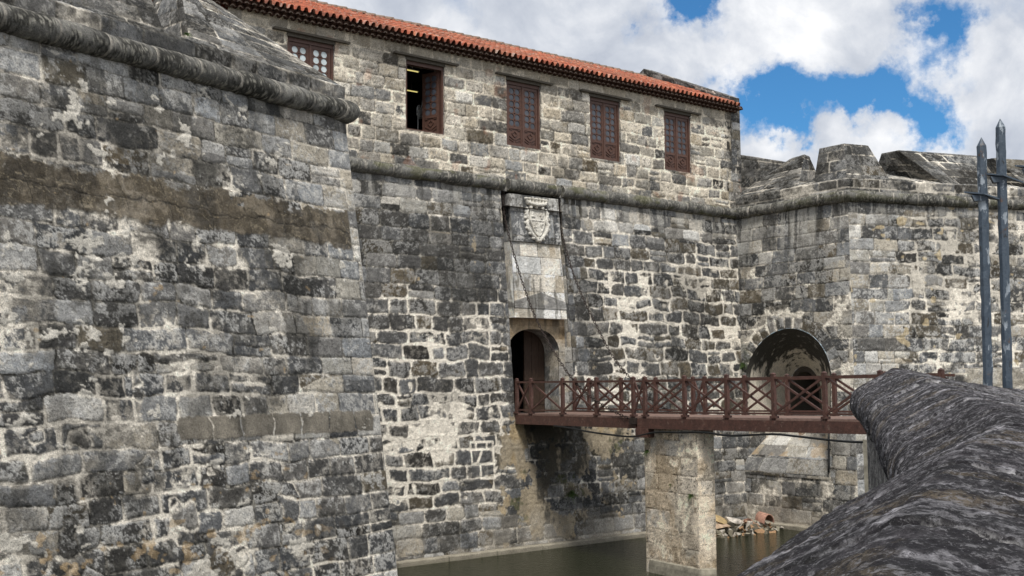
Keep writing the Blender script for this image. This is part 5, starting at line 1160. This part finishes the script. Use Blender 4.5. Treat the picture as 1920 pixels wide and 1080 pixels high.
slab('broken_slab', (8.25, -2.35, .44), .75, .42, .07, .3, (.55, .25), (.44, .32, .16), 1, 'large yellow broken slab leaning on top of the rubble heap')
slab('broken_slab', (9.05, -2.2, .42), .5, .25, .08, -.2, (.2, .2), (.52, .47, .41), 2, 'white broken plaster slab in the middle of the rubble heap')
slab('broken_slab', (7.7, -2.75, .36), .5, .3, .06, .1, (.2, -.1), (.44, .32, .22), 3, 'pale pinkish broken slab low beside the pier on the rubble heap')
slab('broken_tile', (9.6, -2.45, .34), .32, .22, .07, .7, (.3, .3), (.36, .20, .14), 4, 'orange red broken tile piece near the middle of the rubble heap', 'tile')
slab('broken_tile', (9.35, -2.75, .32), .3, .14, .07, -.4, (.1, .2), (.38, .23, .15), 5, 'small bright orange brick fragment below the red tile on the rubble heap', 'tile')
b = MB(); n = 9
a = np.linspace(0, math.pi, n); q0 = [(10.15+.30*math.cos(t), -2.95, .28+.34*math.sin(t)) for t in a]; q1 = [(10.45+.26*math.cos(t), -2.25, .34+.30*math.sin(t)) for t in a]; i0 = [(10.15+.26*math.cos(t), -2.95, .28+.30*math.sin(t)) for t in a]; i1 = [(10.45+.22*math.cos(t), -2.25, .34+.26*math.sin(t)) for t in a]
b.poly(q0+q1+i0+i1, [(i, i+1, n+i+1, n+i) for i in range(n-1)]+[(2*n+i, 3*n+i, 3*n+i+1, 2*n+i+1) for i in range(n-1)]+[(i, 2*n+i, 2*n+i+1, i+1) for i in range(n-1)], True)
tag(b.build('broken_pipe', mat_plain('terracotta', (.36, .20, .145), .85, .45, 8., .008)), 'hollow half round pink terracotta pipe at the far end of the rubble heap', 'pipe', 'broken pieces on the rubble heap')
def rubble():
    import bmesh
    bm = bmesh.new(); rs = np.random.RandomState(12); lay = bm.verts.layers.float_color.new('Col')
    for k in range(230):
        t = rs.rand(); x = 7.0+4.1*rs.rand(); y = -2.75+(rs.rand()-.5)*1.7-(.15 if x > 9 else -.0); e = 1-((x-8.9)/2.3)**2-((y+2.6)/1.0)**2
        if e < 0: continue
        s_ = rs.uniform(.05, .20)*(1 if rs.rand() < .85 else 1.5); z = .03+.30*e*rs.rand()
        r = hull_rock(bm, (s_, s_*.8, s_*.6), rs, 10); c = [(.16, .14, .10), (.30, .27, .20), (.09, .08, .06), (.36, .22, .12), (.42, .38, .32)][rs.randint(5)]; ax = rs.uniform(.6, 1.3, 3); rot = Matrix.Rotation(rs.rand()*6, 3, Vector(rs.randn(3)).normalized())
        for v in r: v.co = rot @ Vector((v.co.x*ax[0], v.co.y*ax[1], v.co.z*ax[2]))+Vector((x, y, z)); v[lay] = (*c, 1)
    me = bpy.data.meshes.new('rubble'); bm.to_mesh(me); bm.free(); o = link('rubble', me, M_STONE); return tag(o, 'heap of small dark stones and mortar bits breaking the moat surface behind the pier', 'rubble', None, 'stuff')
rubble()

# ------------------------------------------------------------------ small plants rooted in the stone
def weed(c, out, size, seed, label):
    rs = np.random.RandomState(seed); out = np.array(out, float); b = MB(); c = np.array(c, float); side = np.array([-out[1], out[0], 0])
    for k in range(16):
        a = rs.uniform(-1.2, 1.2); up_ = rs.uniform(-.5, .9); d = out*rs.uniform(.3, .8)+side*math.sin(a)+np.array([0, 0, up_]); d /= np.linalg.norm(d); L_ = size*rs.uniform(.5, 1.); s_ = np.cross(d, out); s_ /= np.linalg.norm(s_)+1e-6
        pts = [c+d*L_*t-np.array([0, 0, .5*L_*t*t]) for t in np.linspace(0, 1, 7)]
        for i in range(1, 6):
            wv = size*.22*(1-i/7); 
            for sg in (-1, 1): p = pts[i]; q = pts[i]+s_*sg*wv+d*wv*.5; b.poly([p, (p+q)/2+d*wv*.35, q, (p+q)/2-d*wv*.2], [(0, 1, 2, 3)])
        b.tube(pts, .004, 4)
    return tag(b.build('fern', M_LEAF), label, 'fern', 'small ferns rooted in the masonry')
weed((.02, -8.72, 2.36), (-1, 0, 0), .22, 1, 'small round green fern growing near the right edge of the bridge pier')
weed((.20, -6.85, 3.5), (-1, 0, 0), .20, 2, 'thin green fern sprig high on the left side of the bridge pier')
weed((.14, -7.8, 2.6), (-1, 0, 0), .10, 3, 'tiny green fern sprig halfway up the middle of the bridge pier')
weed((2.1, -1.08, 1.75), (0, -1, 0), .40, 4, 'mossy fern clump low on the stained castle wall under the gate')
weed((FX(6.1)-.02, -.75, 6.15), (-1, 0, 0), .32, 5, 'dark green fern by the left shoulder of the round casemate arch')
weed(lq(4.85, .02, 13.1), tuple(NLf), .16, 6, 'little fern at the foot of the embrasure on the nearest bastion')
